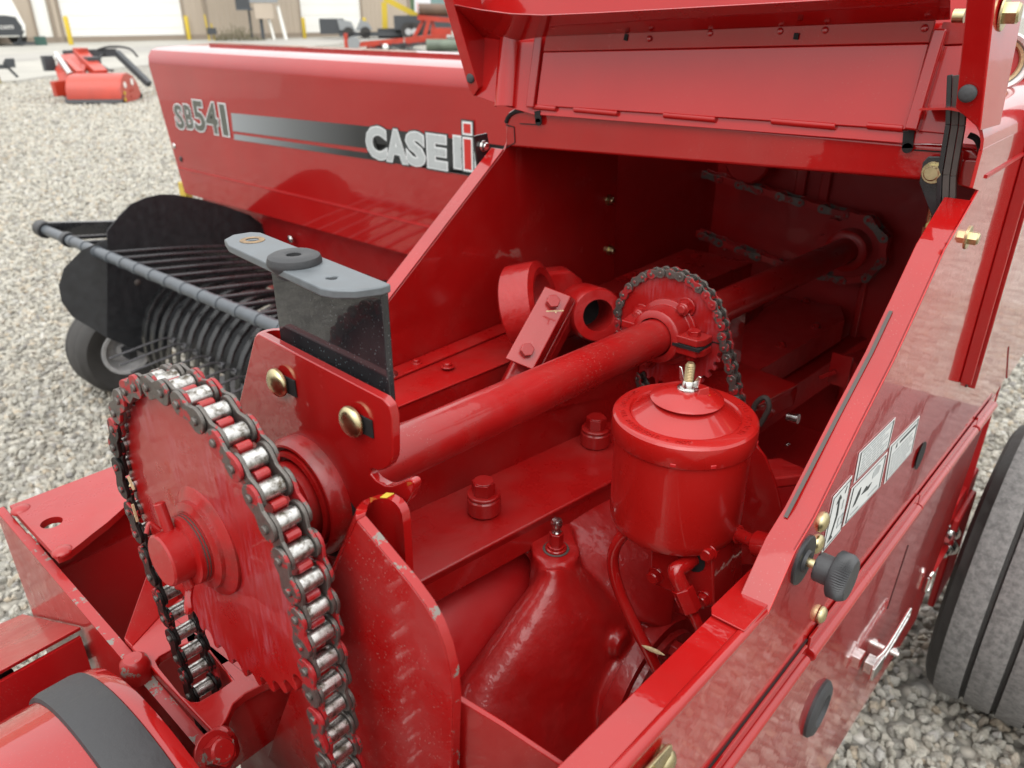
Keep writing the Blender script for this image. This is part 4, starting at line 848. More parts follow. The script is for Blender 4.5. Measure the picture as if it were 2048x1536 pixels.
build(MB().prism([V((-2.86, HY-.0012, cz_)), V((XR, HY-.0012, cz_+.0)), V((XR, HY-.0012, cz_+.006)), V((-2.86, HY-.0012, cz_+.006))], (0, .0012, 0)), 'pressed_crease', M['deep'], hood)
build(MB().prism([V((-2.84, HY, .642)), V((XR, HY, .642)), V((XR, HY+.06, .630)), V((-2.84, HY+.06, .630))], (0, 0, -.003)), 'hood_lip', M['hood'], hood)
build(MB().box((-1.9, HY+.16, 1.148), 1.75, .02, .012), 'top_rail', M['red'], hood)
for p in ((348, 292), (362, 318)): build(MB().dome(P(*p, Y=HY-.001), -EY, .010, .004), 'hood_bolt', M['steel'] if p[1] < 300 else M['blackm'], hood)
# decal: silver-to-black stripe, name and number
Hx = lambda px, py: P(px, py, Y=HY-.0016)
def gradmat():
    m, nt, b = newmat('fading_stripe_print'); tc = nd(nt, 'ShaderNodeTexCoord'); sx = nd(nt, 'ShaderNodeSeparateXYZ'); nt.links.new(tc.outputs['Generated'], sx.inputs[0])
    r = ramp(nt, sx.outputs[0], [(0, (.24, .26, .27)), (.30, (.10, .107, .11)), (.55, (.015, .016, .017)), (1, (.008, .008, .009))])
    nt.links.new(r.outputs[0], b.inputs['Base Color']); b.inputs['Roughness'].default_value = .35; return m
M['stripe'] = gradmat()
build(MB().prism([Hx(462, 226), Hx(740, 253), Hx(760, 300), Hx(466, 262)], (0, .0006, 0)).prism([Hx(740, 253), Hx(1010, 292), Hx(1010, 358), Hx(760, 310)], (0, .0006, 0)), 'stripe_print', M['stripe'], hood)
build(MB().prism([Hx(468, 268), Hx(735, 306), Hx(955, 344), Hx(955, 352), Hx(735, 318), Hx(468, 279)], (0, .0006, 0)), 'stripe_print', M['stripe'], hood)
bl_ = [Hx(735, 256), Hx(1010, 292), Hx(1010, 358), Hx(952, 354), Hx(735, 316)]
build(MB().prism(bl_, (0, .0008, 0)), 'logo_ground', M['ink'], hood)
u_ = V((1, 0, 0))
def word(t, px, py, size, mat, bold, sx=1, dz=0, shear=0, nm='lettering'):
    o = P(px, py, Y=HY-.0022-dz); return text(t, nm, M[mat], hood, o, EX, EZ, size, .0006, bold, shear, sx, space={'541': 1.02, 'SB': 1.22}.get(t, 1.12))
M['logow'] = plain('silver_lettering', (.36, .385, .385), .3, var=.05); M['logoe'] = plain('white_outline', (.60, .62, .62), .35, var=.02); M['numd'] = plain('dark_olive_lettering', (.075, .08, .065), .4, var=.05)
def letter(ch, px0, px1, py, size, layers, ref):
    x0, x1 = P(px0, py, Y=HY).x, P(px1, py, Y=HY).x
    o = text(ch, 'lettering', M['ink'], hood, V((0, 0, 0)), EX, EZ, size, .0004, ref); xs_ = [v.co.x for v in o.data.vertices]; a0, w = min(xs_), max(xs_)-min(xs_)
    bpy.data.objects.remove(o); s = (x1-x0)/w; z = P((px0+px1)/2, py, Y=HY).z
    for mat, bold, dz in layers: text(ch, 'lettering', M[mat], hood, V((x0-a0*s, HY-.0022-dz, z)), EX, EZ, size, .0004, bold, 0, s)
for ch, a, b, y in (('C', 735, 777, 313.5), ('A', 774, 818, 321), ('S', 814, 854, 327), ('E', 856, 897, 333.5)): letter(ch, a, b, y, .108, (('ink', .0110, -.0006), ('logoe', .0072, -.0001), ('logow', .0042, .0004)), .0072)
for ch, a, b, y, s in (('S', 354, 373, 255, .108), ('B', 374.5, 391, 256, .108), ('5', 392, 416, 260, .136), ('4', 416, 442, 265, .136), ('1', 446, 461, 269, .136)): letter(ch, a, b, y, s, (('logoe', .0075, -.0001), ('numd', .0036, .0004)), .0075)
def rect(x0, z0, x1, z1, dz, mat, nm='lettering'): build(MB().prism([V((x0, HY-.0024-dz, z0)), V((x1, HY-.0024-dz, z0)), V((x1, HY-.0024-dz, z1)), V((x0, HY-.0024-dz, z1))], (0, .0006, 0)), nm, M[mat], hood)
ih = P(911, 334, Y=HY); h0 = ih.z; hx = ih.x
for e, m, dz in ((.004, 'logoe', .0006), (.0, 'logow', .0012)):
    for x in (0, .072): rect(hx+x-e, h0-e, hx+x+.024+e, h0+.074+e, dz, m)
    rect(hx+.024-e, h0+.028-e, hx+.072+e, h0+.046+e, dz, m)
for e, m, dz in ((.009, 'ink', .0014), (.005, 'logoe', .0018), (.0, 'led', .0022)):
    if m == 'led': M['led'] = plain('bright_red_print', (.42, .015, .01), .4, var=.03) if 'led' not in M else M['led']
    rect(hx+.036-e, h0-e, hx+.060+e, h0+.072+e, dz, m); rect(hx+.036-e, h0+.086-e, hx+.060+e, h0+.108+e, dz, m)
build(MB().box(P(371, 382, Y=HY+.04), .05, .03, .07), 'yellow_marker', M['yellow'], B, .006)
# ---- pickup: back sheet, end plate, wind guard, stripper bands, tines ---------------
pk = build(MB().prism([V((-2.83, HY+.05, .64)), V((-.70, HY+.05, .64)), V((-.70, HY+.12, .30)), V((-2.83, HY+.12, .30))], (0, .003, 0)), 'pickup_back_sheet', M['deep'], B)
for p in ((508, 444), (581, 478)): build(MB().dome(P(*p, Y=HY+.05), -EY, .013, .008), 'pan_bolt', M['steel'], pk)
EXP = -2.45
oe = [P(*p, X=EXP) for p in ((214, 462), (238, 432), (262, 408), (292, 395), (320, 389), (350, 389), (400, 398), (450, 412), (500, 430), (540, 460))]
oe += [V((EXP, 1.56, .40)), V((EXP, 1.25, .24)), P(300, 712, X=EXP), P(215, 676, X=EXP)]
ep = build(MB().prism(oe, (-.004, 0, 0)), 'pickup_end_plate', M['blackm'], B, .001)
ow = [P(214, 675, X=EXP), P(214, 478, X=EXP)]
fl_ = []
h_ = V((-.62, -.78, 0)).normalized(); nrm_ = V((-.78, .62, 0)).normalized() if False else h_.cross(EZ)
e0p = P(214, 600, X=EXP)
for p in ((164, 500), (128, 536), (117, 571), (123, 604), (145, 634), (177, 653)): fl_.append(PP(p[0], p[1], e0p, h_.cross(EZ)))
build(MB().prism([ow[1]]+fl_+[ow[0]], h_.cross(EZ)*.004), 'flared_wing', M['blackm'], ep)
build(MB().dome(P(275, 565, X=EXP), EX, .010, .005), 'plate_rivet', M['strap'], ep)
# wind guard: grey pipe with sleeve, long black rods
w0, w1 = P(82, 456, Y=.9), P(548, 652, Y=.9); wz = (w0.z+w1.z)/2; w0.z = w1.z = wz; w1 = V((-1.0, .9, wz))
wg = build(MB().cyl(w0, w1, .0165, 24), 'wind_guard_pipe', M['grey'], B)
build(MB().cyl(w0-EX*.005, w0+EX*.045, .028, 20, ch=.004), 'end_stop', M['blackm'], wg)
for px in (106,): q = P(px, 467, Y=.9); q.z = wz; build(MB().cyl(V((w0.x+.21, .9, wz)), V((w0.x+.235, .9, wz)), .024, 20, ch=.002), 'clamp_collar', M['blackm'], wg)
n = 0
x = w0.x+.06
rods = []
rod = MB(); rod.tube([(0, 0, 0), (0, .25, -.036), (0, .54, -.092)], .0070, 10, 2)
xs = [w0.x+.26+.088*i for i in range(18)]
piece(rod, 'wind_guard_rod', M['black'], wg, [Matrix.Translation((xx, .9, wz+.012)) for xx in xs])
piece(MB().cyl((-.010, 0, 0), (.010, 0, 0), .0185, 16), 'rod_sleeve', M['grey'], wg, [Matrix.Translation((xx, .9, wz)) for xx in xs])
build(MB().bar((w0.x+.03, .9, wz), (w0.x+.35, 1.36, wz-.02), .02, .05), 'guard_arm', M['black'], B)
# strippers
SC = V((0, 1.13, .300)); sr = .20
bd = MB(); pr_ = []
for i in range(15):
    t = R(250-i*13); pr_.append((math.cos(t), math.sin(t)))
prof_a = [V((-.0135, c*sr, s*sr)) for c, s in pr_]; prof_b = [V((.0135, c*sr, s*sr)) for c, s in pr_]
mid_a = [V((-.010, c*(sr+.003), s*(sr+.010))) for c, s in pr_]; mid_b = [V((.010, c*(sr+.003), s*(sr+.010))) for c, s in pr_]
ribbon(prof_a, mid_a, (0, .0, -.001), bd); ribbon(mid_a, mid_b, (0, 0, -.001), bd); ribbon(mid_b, prof_b, (0, 0, -.001), bd)
piece(bd, 'stripper_band', M['band'], B, [Matrix.Translation(SC+V((-2.34+.054*i, 0, 0))) for i in range(31)])
build(MB().cyl(SC+V((-2.4, 0, 0)), SC+V((-.7, 0, 0)), sr*.5, 32), 'pickup_reel', M['blackm'], B)
build(MB().prism([V((-2.42, SC.y-.10, SC.z-.20)), V((-.72, SC.y-.10, SC.z-.20)), V((-.72, SC.y+.2, SC.z-.23)), V((-2.42, SC.y+.2, SC.z-.23))], (0, 0, -.004)), 'pickup_skid', M['blackm'], B)
tn = MB().tube([(0, 0, 0), (.0, -.02, .0), (.0, -.05, -.02), (.0, -.15, -.12)], .0032, 6, 4).cyl((-.012, 0, 0), (.012, 0, 0), .010, 10)
mats = []
for ang, off in ((196, 0), (222, .027), (160, .04)):
    for i in range(22):
        t = R(ang); c = SC+V((-2.20+.068*i+off, sr*.98*math.cos(t), sr*.98*math.sin(t))); mats.append(Matrix.Translation(c) @ Matrix.Rotation(R(ang-205)*.9, 4, 'X'))
piece(tn, 'spring_tine', M['tine'], B, mats)
# gauge wheel of the pickup
wc = P(236, 693, X=-2.75); wr_ = .160; wc.z = wr_+.008
def wheel(par, c, r, wdt, rimr, names=('gauge_wheel', 'wheel_rim')):
    t = build(MB().lathe(c, EX, [(rimr, -wdt*.42), (rimr+.012, -wdt*.46), (r*.86, -wdt*.5), (r*.97, -wdt*.38), (r, -wdt*.25), (r*.985, -wdt*.2), (r, -wdt*.15), (r, wdt*.15), (r*.985, wdt*.2), (r, wdt*.25), (r*.97, wdt*.38), (r*.86, wdt*.5), (rimr+.012, wdt*.46), (rimr, wdt*.42), (rimr, -wdt*.42)], 64), names[0], M['tyre'], par)
    build(MB().lathe(c, EX, [(rimr+.006, wdt*.43), (rimr+.004, wdt*.47), (rimr-.008, wdt*.46), (rimr-.014, wdt*.30), (rimr*.6, wdt*.12), (.028, wdt*.16), (.026, wdt*.34), (0, wdt*.34)], 48), names[1], M['rim'], t); return t
M['tyre'] = plain('dusty_black_tyre', (.035, .033, .031), .75, var=.35, scale=30, bumpd=.0008, bumps=150)
wheel(B, wc, wr_, .15, .080)
build(MB().bar(wc+EX*.05, V((EXP+.02, wc.y+.25, .33)), .03, .03).box(wc+V((.09, .0, .0)), .06, .03, .03), 'wheel_arm', M['blackm'], B, .003)
# ---- transport wheel on the right -----------------------------------------------
tyc, tyr, xl_, tw = V((0, 1.545, .280)), .280, -.118, .30
pr = [(tyr*.62, 0), (tyr*.80, -.006), (tyr*.90, -.003), (tyr*.955, .004), (tyr*.985, .017)]
for i in range(5):
    x0 = .020+i*.052; pr += [(tyr*.997, x0), (tyr*1.0, x0+.003), (tyr*1.001, x0+.021), (tyr*1.0, x0+.040), (tyr*.996, x0+.043), (tyr*.970, x0+.0445), (tyr*.970, x0+.0495)]
pr += [(tyr*.985, .29), (tyr*.9, .31), (tyr*.8, .315), (tyr*.62, .31)]
def tread():
    m, nt, b = newmat('grey_worn_tread'); L = nt.links
    n = noise(nt, 90, 9, .75); n2 = noise(nt, 9, 4)
    c = mixc(nt, ramp(nt, n.outputs[0], [(.38, g(0)), (.62, g(1))]).outputs[0], (.10, .098, .095), (.205, .20, .193))
    tc = nd(nt, 'ShaderNodeTexCoord'); L.new(c, b.inputs['Base Color']); b.inputs['Roughness'].default_value = .85
    bump(nt, b, n.outputs[0], 1, .0015); return m
M['tread'] = tread()
mb = MB().lathe(V((xl_, tyc.y, tyc.z)), EX, pr, 96)
ty = build(mb, 'transport_tyre', [M['tread'], M['tyre']], B, smooth=25)
for p in ty.data.polygons:
    rr_ = math.hypot(p.center.y+ORG[ty.name].y-tyc.y, p.center.z+ORG[ty.name].z-tyc.z)
    p.material_index = 0 if rr_ > tyr*.9925 else 1
build(MB().lathe(V((xl_, tyc.y, tyc.z)), EX, [(tyr*.63, -.002), (tyr*.60, .02), (tyr*.45, .06), (.07, .07), (.065, .04), (0, .04)], 48), 'wheel_disc', M['red'], ty)
build(MB().box((-.165, 1.46, .44), .03, .16, .05).box((-.145, 1.44, .335), .012, .13, .20), 'axle_bracket', M['deep'], B, .004)
for p in ((1902, 1062), (1898, 1092)):
    c = P(*p, Y=1.385); build(MB().bolt(c, -EY, .012, .014).cyl(c, c-EY*.035, .006, 10), 'axle_bolt', M['steel'], B)
# straw bits lying about
def strawbit(p, d, l, label):
    d = V(d).normalized(); o = build(MB().bar(V(p)-d*l/2, V(p)+d*l/2, .0016, .0010).bar(V(p), V(p)+d.cross(EZ)*l*.35+d*l*.2, .0012, .0008), 'straw_bit', M['straw']); tag(o, label, 'straw'); return o
cb = bl[0]*.25+bl[1]*.30+bl[2]*.25+bl[3]*.20
strawbit(P(1110, 622, d=.905), (1, .3, .2), .022, 'wisp of dry straw lodged on the pink-red clamp block')
strawbit(P(1888, 35, d=.86), (.2, 0, 1), .022, 'straw scrap caught in the top right corner of the raised lid')
strawbit(P(262, 966, Y=.166), (.5, 0, -1), .010, 'upper straw flake stuck in the greasy side of the big chain')
strawbit(P(270, 1026, Y=.166), (.1, 0, -1), .014, 'lower straw flake stuck in the greasy side of the big chain')
# ================================================================== GROUND
def gravelmat(stone=True):
    m, nt, b = newmat('limestone_gravel' if stone else 'gravel_bed'); L = nt.links
    if stone:
        oi = nd(nt, 'ShaderNodeObjectInfo'); n = noise(nt, 3, 5, .6, True)
        r = ramp(nt, oi.outputs['Random'], [(0, (.24, .225, .195)), (.16, (.43, .405, .34)), (.4, (.55, .525, .45)), (.56, (.33, .32, .28)), (.72, (.60, .58, .51)), (.86, (.50, .42, .31)), (.93, (.26, .25, .235)), (1, (.66, .645, .59))]); r.color_ramp.interpolation = 'LINEAR'
        c = mixc(nt, ramp(nt, n.outputs[0], [(.3, g(0)), (.75, g(.55))]).outputs[0], r.outputs[0], (.14, .135, .12))
        L.new(c, b.inputs['Base Color']); bump(nt, b, n.outputs[0], .6, .01)
    else:
        tc = nd(nt, 'ShaderNodeTexCoord'); vo = nd(nt, 'ShaderNodeTexVoronoi'); vo.inputs['Scale'].default_value = 34; L.new(tc.outputs['Object'], vo.inputs['Vector'])
        sx = nd(nt, 'ShaderNodeSeparateColor'); L.new(vo.outputs['Color'], sx.inputs[0])
        r = ramp(nt, sx.outputs[0], [(0, (.20, .19, .165)), (.3, (.40, .38, .32)), (.6, (.52, .49, .42)), (.8, (.33, .315, .27)), (1, (.60, .58, .52))])
        d = ramp(nt, vo.outputs['Distance'], [(.2, g(1)), (.75, g(.25))]); mx = nd(nt, 'ShaderNodeMix', data_type='RGBA', blend_type='MULTIPLY'); mx.inputs[0].default_value = 1
        L.new(r.outputs[0], mx.inputs[6]); L.new(d.outputs[0], mx.inputs[7]); nz = noise(nt, .35, 4)
        c = mixc(nt, ramp(nt, nz.outputs[0], [(.4, g(0)), (.7, g(.4))]).outputs[0], mx.outputs[2], (.33, .31, .27)); L.new(c, b.inputs['Base Color'])
        inv = nd(nt, 'ShaderNodeMath', operation='SUBTRACT'); inv.inputs[0].default_value = 1; L.new(vo.outputs['Distance'], inv.inputs[1]); bump(nt, b, inv.outputs[0], .9, .012)
    b.inputs['Roughness'].default_value = .88; return m
M['stone'] = gravelmat(True); M['bed'] = gravelmat(False)
M['conc'] = plain('pale_concrete', (.33, .32, .285), .9, var=.14, scale=.5)
M['conc2'] = plain('worn_asphalt_patch', (.30, .29, .265), .9, var=.18, scale=.35)
gr = build(MB().quad((-300, -300, 0), (300, -300, 0), (300, 300, 0), (-300, 300, 0)), 'ground', M['bed'], kind='structure')
# concrete yard in front of the shed, starting where the gravel ends
Ga, Gb = P(-60, 170, Z=0), P(330, 126, Z=0); gd = (Gb-Ga).normalized(); gn = V((gd.y, -gd.x, 0))
if gn.dot(cf) < 0: gn = -gn
edge = []
rg = random.Random(5)
for i in range(-10, 41): edge.append(Ga+gd*(i*1.2)+gn*rg.uniform(-.25, .25))
far = [edge[-1]+gn*120, edge[0]+gn*120]
build(MB().add([p+EZ*.006 for p in edge+far], [list(range(len(edge)+2))]), 'concrete_yard', M['conc'], kind='structure')
st_ = [P(-20, 112, Z=0), P(420, 84, Z=0), P(900, 70, Z=0), P(900, 76, Z=0), P(420, 93, Z=0), P(-20, 128, Z=0)]
build(MB().add([p+EZ*.010 for p in st_], [list(range(6))]), 'asphalt_strip', M['conc2'], kind='structure')
# loose stones: geometry nodes on a fan-shaped sheet
def gravel():
    bm = bmesh.new()
    def grid(poly, n):
        a, b, c, d = poly
        vs = [[bm.verts.new(((a*(1-i/n)+b*(i/n))*(1-j/n)+(d*(1-i/n)+c*(i/n))*(j/n))) for i in range(n+1)] for j in range(n+1)]
        for j in range(n):
            for i in range(n): bm.faces.new((vs[j][i], vs[j][i+1], vs[j+1][i+1], vs[j+1][i]))
    grid([V((-.45, -.3, .002)), V((2.6, -.3, .002)), V((2.6, 4.2, .002)), V((-.45, 4.2, .002))], 14)
    grid([V((-3.6, -.8, .002)), V((-.45, -.8, .002)), V((-.45, 2.6, .002)), V((-3.6, 2.6, .002))], 14)
    A = [V((-3.6, -.8, .002)), V((-3.6, 4.6, .002)), V((-16.5, 13, .002)), V((-19.5, 2.2, .002))]
    grid([A[0], A[1], A[2], A[3]], 24)
    me = bpy.data.meshes.new('gravel'); bm.to_mesh(me); bm.free(); o = bpy.data.objects.new('gravel', me); COL.objects.link(o); o['kind'] = 'stuff'; o['label'] = 'loose pale grey limestone gravel'
    me.materials.append(M['stone'])
    ng = bpy.data.node_groups.new('gravel', 'GeometryNodeTree'); ng.interface.new_socket('Geometry', in_out='INPUT', socket_type='NodeSocketGeometry'); ng.interface.new_socket('Geometry', in_out='OUTPUT', socket_type='NodeSocketGeometry')
    N = ng.nodes; L = ng.links; gi = N.new('NodeGroupInput'); go = N.new('NodeGroupOutput')
    pos = N.new('GeometryNodeInputPosition'); ln = N.new('ShaderNodeVectorMath'); ln.operation = 'LENGTH'; L.new(pos.outputs[0], ln.inputs[0])
    def math_(op, a, b=None, cl=False):
        m = N.new('ShaderNodeMath'); m.operation = op; m.use_clamp = cl
        for i, s in enumerate((a, b)):
            if s is None: continue
            if hasattr(s, 'links'): L.new(s, m.inputs[i])
            else: m.inputs[i].default_value = s
        return m.outputs[0]
    dist = ln.outputs['Value']
    sc = math_('MAXIMUM', 1.0, math_('POWER', math_('DIVIDE', dist, 3.2), .55))       # stones read larger far off
    dens = math_('DIVIDE', 3600.0, math_('POWER', sc, 2.6))
    dp = N.new('GeometryNodeDistributePointsOnFaces'); L.new(gi.outputs[0], dp.inputs['Mesh']); L.new(dens, dp.inputs['Density'])
    js = N.new('GeometryNodeJoinGeometry')
    for k in range(4):
        ic = N.new('GeometryNodeMeshIcoSphere'); ic.inputs['Radius'].default_value = 1; ic.inputs['Subdivisions'].default_value = 3
        sp = N.new('GeometryNodeSetPosition'); nt = N.new('ShaderNodeTexNoise'); nt.noise_dimensions = '4D'; nt.inputs['W'].default_value = k*3.7; nt.inputs['Scale'].default_value = .75; nt.inputs['Detail'].default_value = 2
        sb = N.new('ShaderNodeVectorMath'); sb.operation = 'SUBTRACT'; L.new(nt.outputs['Color'], sb.inputs[0]); sb.inputs[1].default_value = (.5, .5, .5)
        ml = N.new('ShaderNodeVectorMath'); ml.operation = 'MULTIPLY'; L.new(sb.outputs[0], ml.inputs[0]); ml.inputs[1].default_value = (1.9, 1.9, 1.9)
        L.new(ic.outputs['Mesh'], sp.inputs['Geometry']); L.new(ml.outputs[0], sp.inputs['Offset'])
        ss = N.new('GeometryNodeSetShadeSmooth'); L.new(sp.outputs[0], ss.inputs['Geometry'])
        sm = N.new('GeometryNodeSetMaterial'); sm.inputs['Material'].default_value = M['stone']; L.new(ss.outputs[0], sm.inputs['Geometry'])
        gi_ = N.new('GeometryNodeGeometryToInstance'); L.new(sm.outputs[0], gi_.inputs[0]); L.new(gi_.outputs[0], js.inputs[0])
    ip = N.new('GeometryNodeInstanceOnPoints'); L.new(dp.outputs['Points'], ip.inputs['Points']); L.new(js.outputs[0], ip.inputs['Instance']); ip.inputs['Pick Instance'].default_value = True
    rr = N.new('FunctionNodeRandomValue'); rr.data_type = 'FLOAT_VECTOR'; rr.inputs[1].default_value = (6.28, 6.28, 6.28); L.new(rr.outputs[0], ip.inputs['Rotation'])
    rs = N.new('FunctionNodeRandomValue'); rs.data_type = 'FLOAT_VECTOR'; rs.inputs[0].default_value = (.0058, .0052, .0045); rs.inputs[1].default_value = (.0175, .0140, .0110); rs.inputs['Seed'].default_value = 4
    vs = N.new('ShaderNodeVectorMath'); vs.operation = 'SCALE'; L.new(rs.outputs[0], vs.inputs[0]); L.new(sc, vs.inputs['Scale']); L.new(vs.outputs[0], ip.inputs['Scale'])
    L.new(ip.outputs[0], go.inputs[0]); md = o.modifiers.new('stones', 'NODES'); md.node_group = ng
gravel()
# ================================================================== BACKGROUND
# shed facade: a vertical plane through two surveyed foot points
F0, F1 = P(0, 88, Z=0), P(700, 73, Z=0); fu = (F1-F0).normalized(); fn = V((fu.y, -fu.x, 0))
if fn.dot(CAM-F0) < 0: fn = -fn
def FP(px, py, o=0): return PP(px, py, F0+fn*o, fn)
def fs(p): return (p-F0).dot(fu)
def fbox(mb, u0, u1, z0, z1, t, o=0):
    a = F0+fu*u0+fn*o; b = F0+fu*u1+fn*o
    return mb.prism([a+EZ*z0, b+EZ*z0, b+EZ*z1, a+EZ*z1], fn*t)
M['tan'] = plain('tan_steel_cladding', (.46, .39, .31), .55, var=.06, scale=.3)
M['doorw'] = plain('white_door_paint', (.82, .82, .78), .5, var=.03, scale=.5)
M['darkg'] = plain('dark_grey_machinery', (.05, .055, .06), .5)
M['greyl'] = plain('light_grey_cabinet', (.25, .265, .27), .5, var=.06)
M['trim'] = plain('brown_trim', (.28, .23, .18), .6)
sh0 = F0+fu*20; shed = thing('machine_shed', (sh0.x, sh0.y, 0), 'long tan steel-clad workshop building with white overhead doors behind the yard', 'building')
ug = lambda px, py=60: fs(FP(px, py))
u_sd = (fs(FP(66, 24)), fs(FP(110, 90))); 
dA = (fs(FP(134, 84)), fs(FP(373, 80))); dB = (fs(FP(606, 72)), fs(FP(725, 70)))
wend = fs(FP(822, 60))
z_sd = 2.1
u_a, u_b = dA; u_c, u_d = dB
s0 = fs(FP(82, 89)); s1 = fs(FP(112, 89))
spans = [(-25, s0, 0, 7), (s0, s1, z_sd, 7), (s1, u_a, 0, 7), (u_a, u_b, 4.6, 7), (u_b, u_c, 0, 7), (u_c, u_d, 4.6, 7), (u_d, wend, 0, 7)]
for a, b, z0, z1 in spans:
    mb = fbox(MB(), a, b, z0, z1, -.2)
    n = max(1, int((b-a)/.30))
    for i in range(n): fbox(mb, a+(i+.35)*(b-a)/n, a+(i+.65)*(b-a)/n, z0, z1, .03)
    build(mb, 'wall_panel', M['tan'], shed)
def door(u0, u1, h, nm, rows):
    d = build(fbox(MB(), u0, u1, 0, h, -.05, -.08), nm, M['doorw'], shed)
    for i in range(rows): build(fbox(MB(), u0+.02, u1-.02, i*h/rows+.01, (i+1)*h/rows-.01, .03, -.08), 'door_panel', M['doorw'], d)
    build(fbox(fbox(MB(), u0-.12, u0, 0, h, .05), u1, u1+.12, 0, h, .05), 'door_trim', M['trim'], d)
door(s0, s1, z_sd, 'service_door', 1); door(u_a, u_b, 4.6, 'overhead_door', 8); door(u_c, u_d, 4.6, 'overhead_door', 8)
ds = fs(FP(412, 40)); build(fbox(MB(), ds-.08, ds+.08, .3, 7, .12), 'downspout', M['trim'], shed)
build(fbox(MB(), wend-.2, wend, 0, 7, .06), 'corner_trim', M['trim'], shed)
build(fbox(MB(), -25, wend, 0, .25, .05), 'base_trim', M['trim'], shed)
g0 = FP(838, 40, -3); 
mb = fbox(MB(), wend+.3, wend+2.6, 0, 5, -.2, -3)
for i in range(10): fbox(mb, wend+.35+i*.23, wend+.45+i*.23, 0, 5, .05, -3)
cn = build(mb, 'container', plain('green_cladding', (.12, .20, .115), .6)); tag(cn, 'green ribbed steel shed wall standing past the corner of the tan building', 'shed')
# bollards
M['yel'] = plain('bollard_yellow', (.55, .40, .03), .5, var=.06)
for p, h, l in (((143, 90), 1.15, 'yellow bollard between the small white door and the large overhead door'), ((379, 80), 1.15, 'yellow bollard at the right edge of the large overhead door'), ((610, 77), 1.05, 'yellow bollard left of the second overhead door behind the trailer'), ((731, 75), 1.05, 'yellow bollard right of the second overhead door beside the yellow crane arm')):
    c = P(*p, Z=0)
    o = build(MB().lathe(c, EZ, [(.10, 0), (.10, h-.06), (.07, h-.01), (0, h)], 16), 'bollard', M['yel']); tag(o, l, 'bollard', 'yellow bollards by the shed doors')
# helper in a local frame that faces the camera at a ground point
class L2:
    def __init__(s, px, py, back=0, yaw=0):
        s.o = P(px, py, Z=0); d = V((s.o.x, s.o.y, 0)).normalized(); c, q = math.cos(yaw), math.sin(yaw)
        s.w = V((d.x*c-d.y*q, d.x*q+d.y*c, 0)); s.u = V((s.w.y, -s.w.x, 0)); s.o = s.o+s.w*back; s.k = (s.o-CAM).dot(FW)/FPX
    def p(s, x, y, z): return s.o+s.u*x+s.w*y+EZ*z
    def box(s, mb, x0, x1, y0, y1, z0, z1): return mb.prism([s.p(x0, y0, z0), s.p(x1, y0, z0), s.p(x1, y1, z0), s.p(x0, y1, z0)], EZ*(z1-z0))
    def cyl(s, mb, a, b, r, n=16): return mb.cyl(s.p(*a), s.p(*b), r, n)
# utility cabinets on the shed wall
l = L2(545, 80); cab = thing('utility_cabinet', l.o, 'grey electrical cabinets on posts with white conduits against the tan wall', 'cabinet')
k = l.k
build(l.box(MB(), -1.6, -.9, 0, .6, 1.5, 4), 'meter_box', M['darkg'], cab); build(l.box(MB(), -.9, .5, 0, .7, 1.75, 4), 'main_box', M['greyl'], cab)
build(l.box(MB(), -1.6, -.8, -.05, .6, 1.4, 1.5), 'shelf', M['grey'], cab); build(l.box(MB(), -.7, .2, 0, .5, 1.0, 1.7), 'lower_box', M['tan'], cab)
for x, m, r in ((-1.0, 'darkg', .06), (-.45, 'grey', .09), (-.15, 'doorw', .07), (.45, 'doorw', .09)): build(l.cyl(MB(), (x+(.25 if m == 'doorw' else 0), .3, 0), (x, .3, 1.6), r), 'post', M[m], cab)
l = L2(436, 82); gm = thing('gas_meter', l.o, 'small yellow gas meter pipes at the foot of the tan wall', 'gas meter')
build(l.cyl(l.cyl(MB(), (-.4, .2, 0), (-.45, .2, 1.2), .04), (-.15, .2, 0), (-.2, .2, .8), .04), 'riser', M['yel'], gm); build(l.box(MB(), -.45, .0, .1, .4, .3, .6), 'meter', M['darkg'], gm)
l = L2(470, 82); bs = thing('brush_pile', l.o, 'low dark brush and weeds beside the yellow gas meter', 'brush'); mb = MB(); rg = random.Random(2)
for i in range(120):
    a = (rg.uniform(-.9, 1.4), rg.uniform(0, .5), 0); b = (a[0]+rg.uniform(-.4, .4), a[1]+rg.uniform(-.2, .2), rg.uniform(.1, .9)*max(.25, 1-abs(a[0])*.6)); l.cyl(mb, a, b, .012, 4)
build(mb, 'twigs', plain('dead_twigs', (.13, .12, .07), .9), bs)
# van at the far left
l = L2(8, 93, 0, .25); vn = thing('white_van', l.o, 'white van with a black rear panel parked at the far left by the shed', 'van')
w = 1.0
bd_ = build(MB().prism([l.p(-1.9, 0, .35), l.p(.95, 0, .35), l.p(1.02, 0, .8), l.p(.72, 0, 1.85), l.p(.5, 0, 1.98), l.p(-1.9, 0, 1.98)], l.w*4.5), 'body', M['doorw'], vn, .05)
pn = build(MB().prism([l.p(-1.7, -.02, .42), l.p(.80, -.02, .42), l.p(.86, -.02, .75), l.p(.70, -.02, 1.12), l.p(.3, -.02, 1.18), l.p(-1.7, -.02, 1.18)], l.w*.01), 'rear_panel', M['darkg'], vn)
text('.com', 'lettering', M['doorw'], vn, l.p(-.05, -.04, .66), l.u, EZ, .30, .003)
build(l.cyl(MB(), (.8, .6, .32), (.8, .9, .32), .32), 'wheel', M['tyre'], vn)
l = L2(50, 92); mp = thing('mower_frame', l.o, 'small dark implement frame standing left of the white service door', 'implement')
build(l.box(l.cyl(l.cyl(MB(), (-.3, 0, .05), (.1, 0, .6), .03), (-.1, 0, 0), (-.05, 0, .8), .025), -.4, .4, 0, .3, .05, .15), 'bars', M['darkg'], mp)
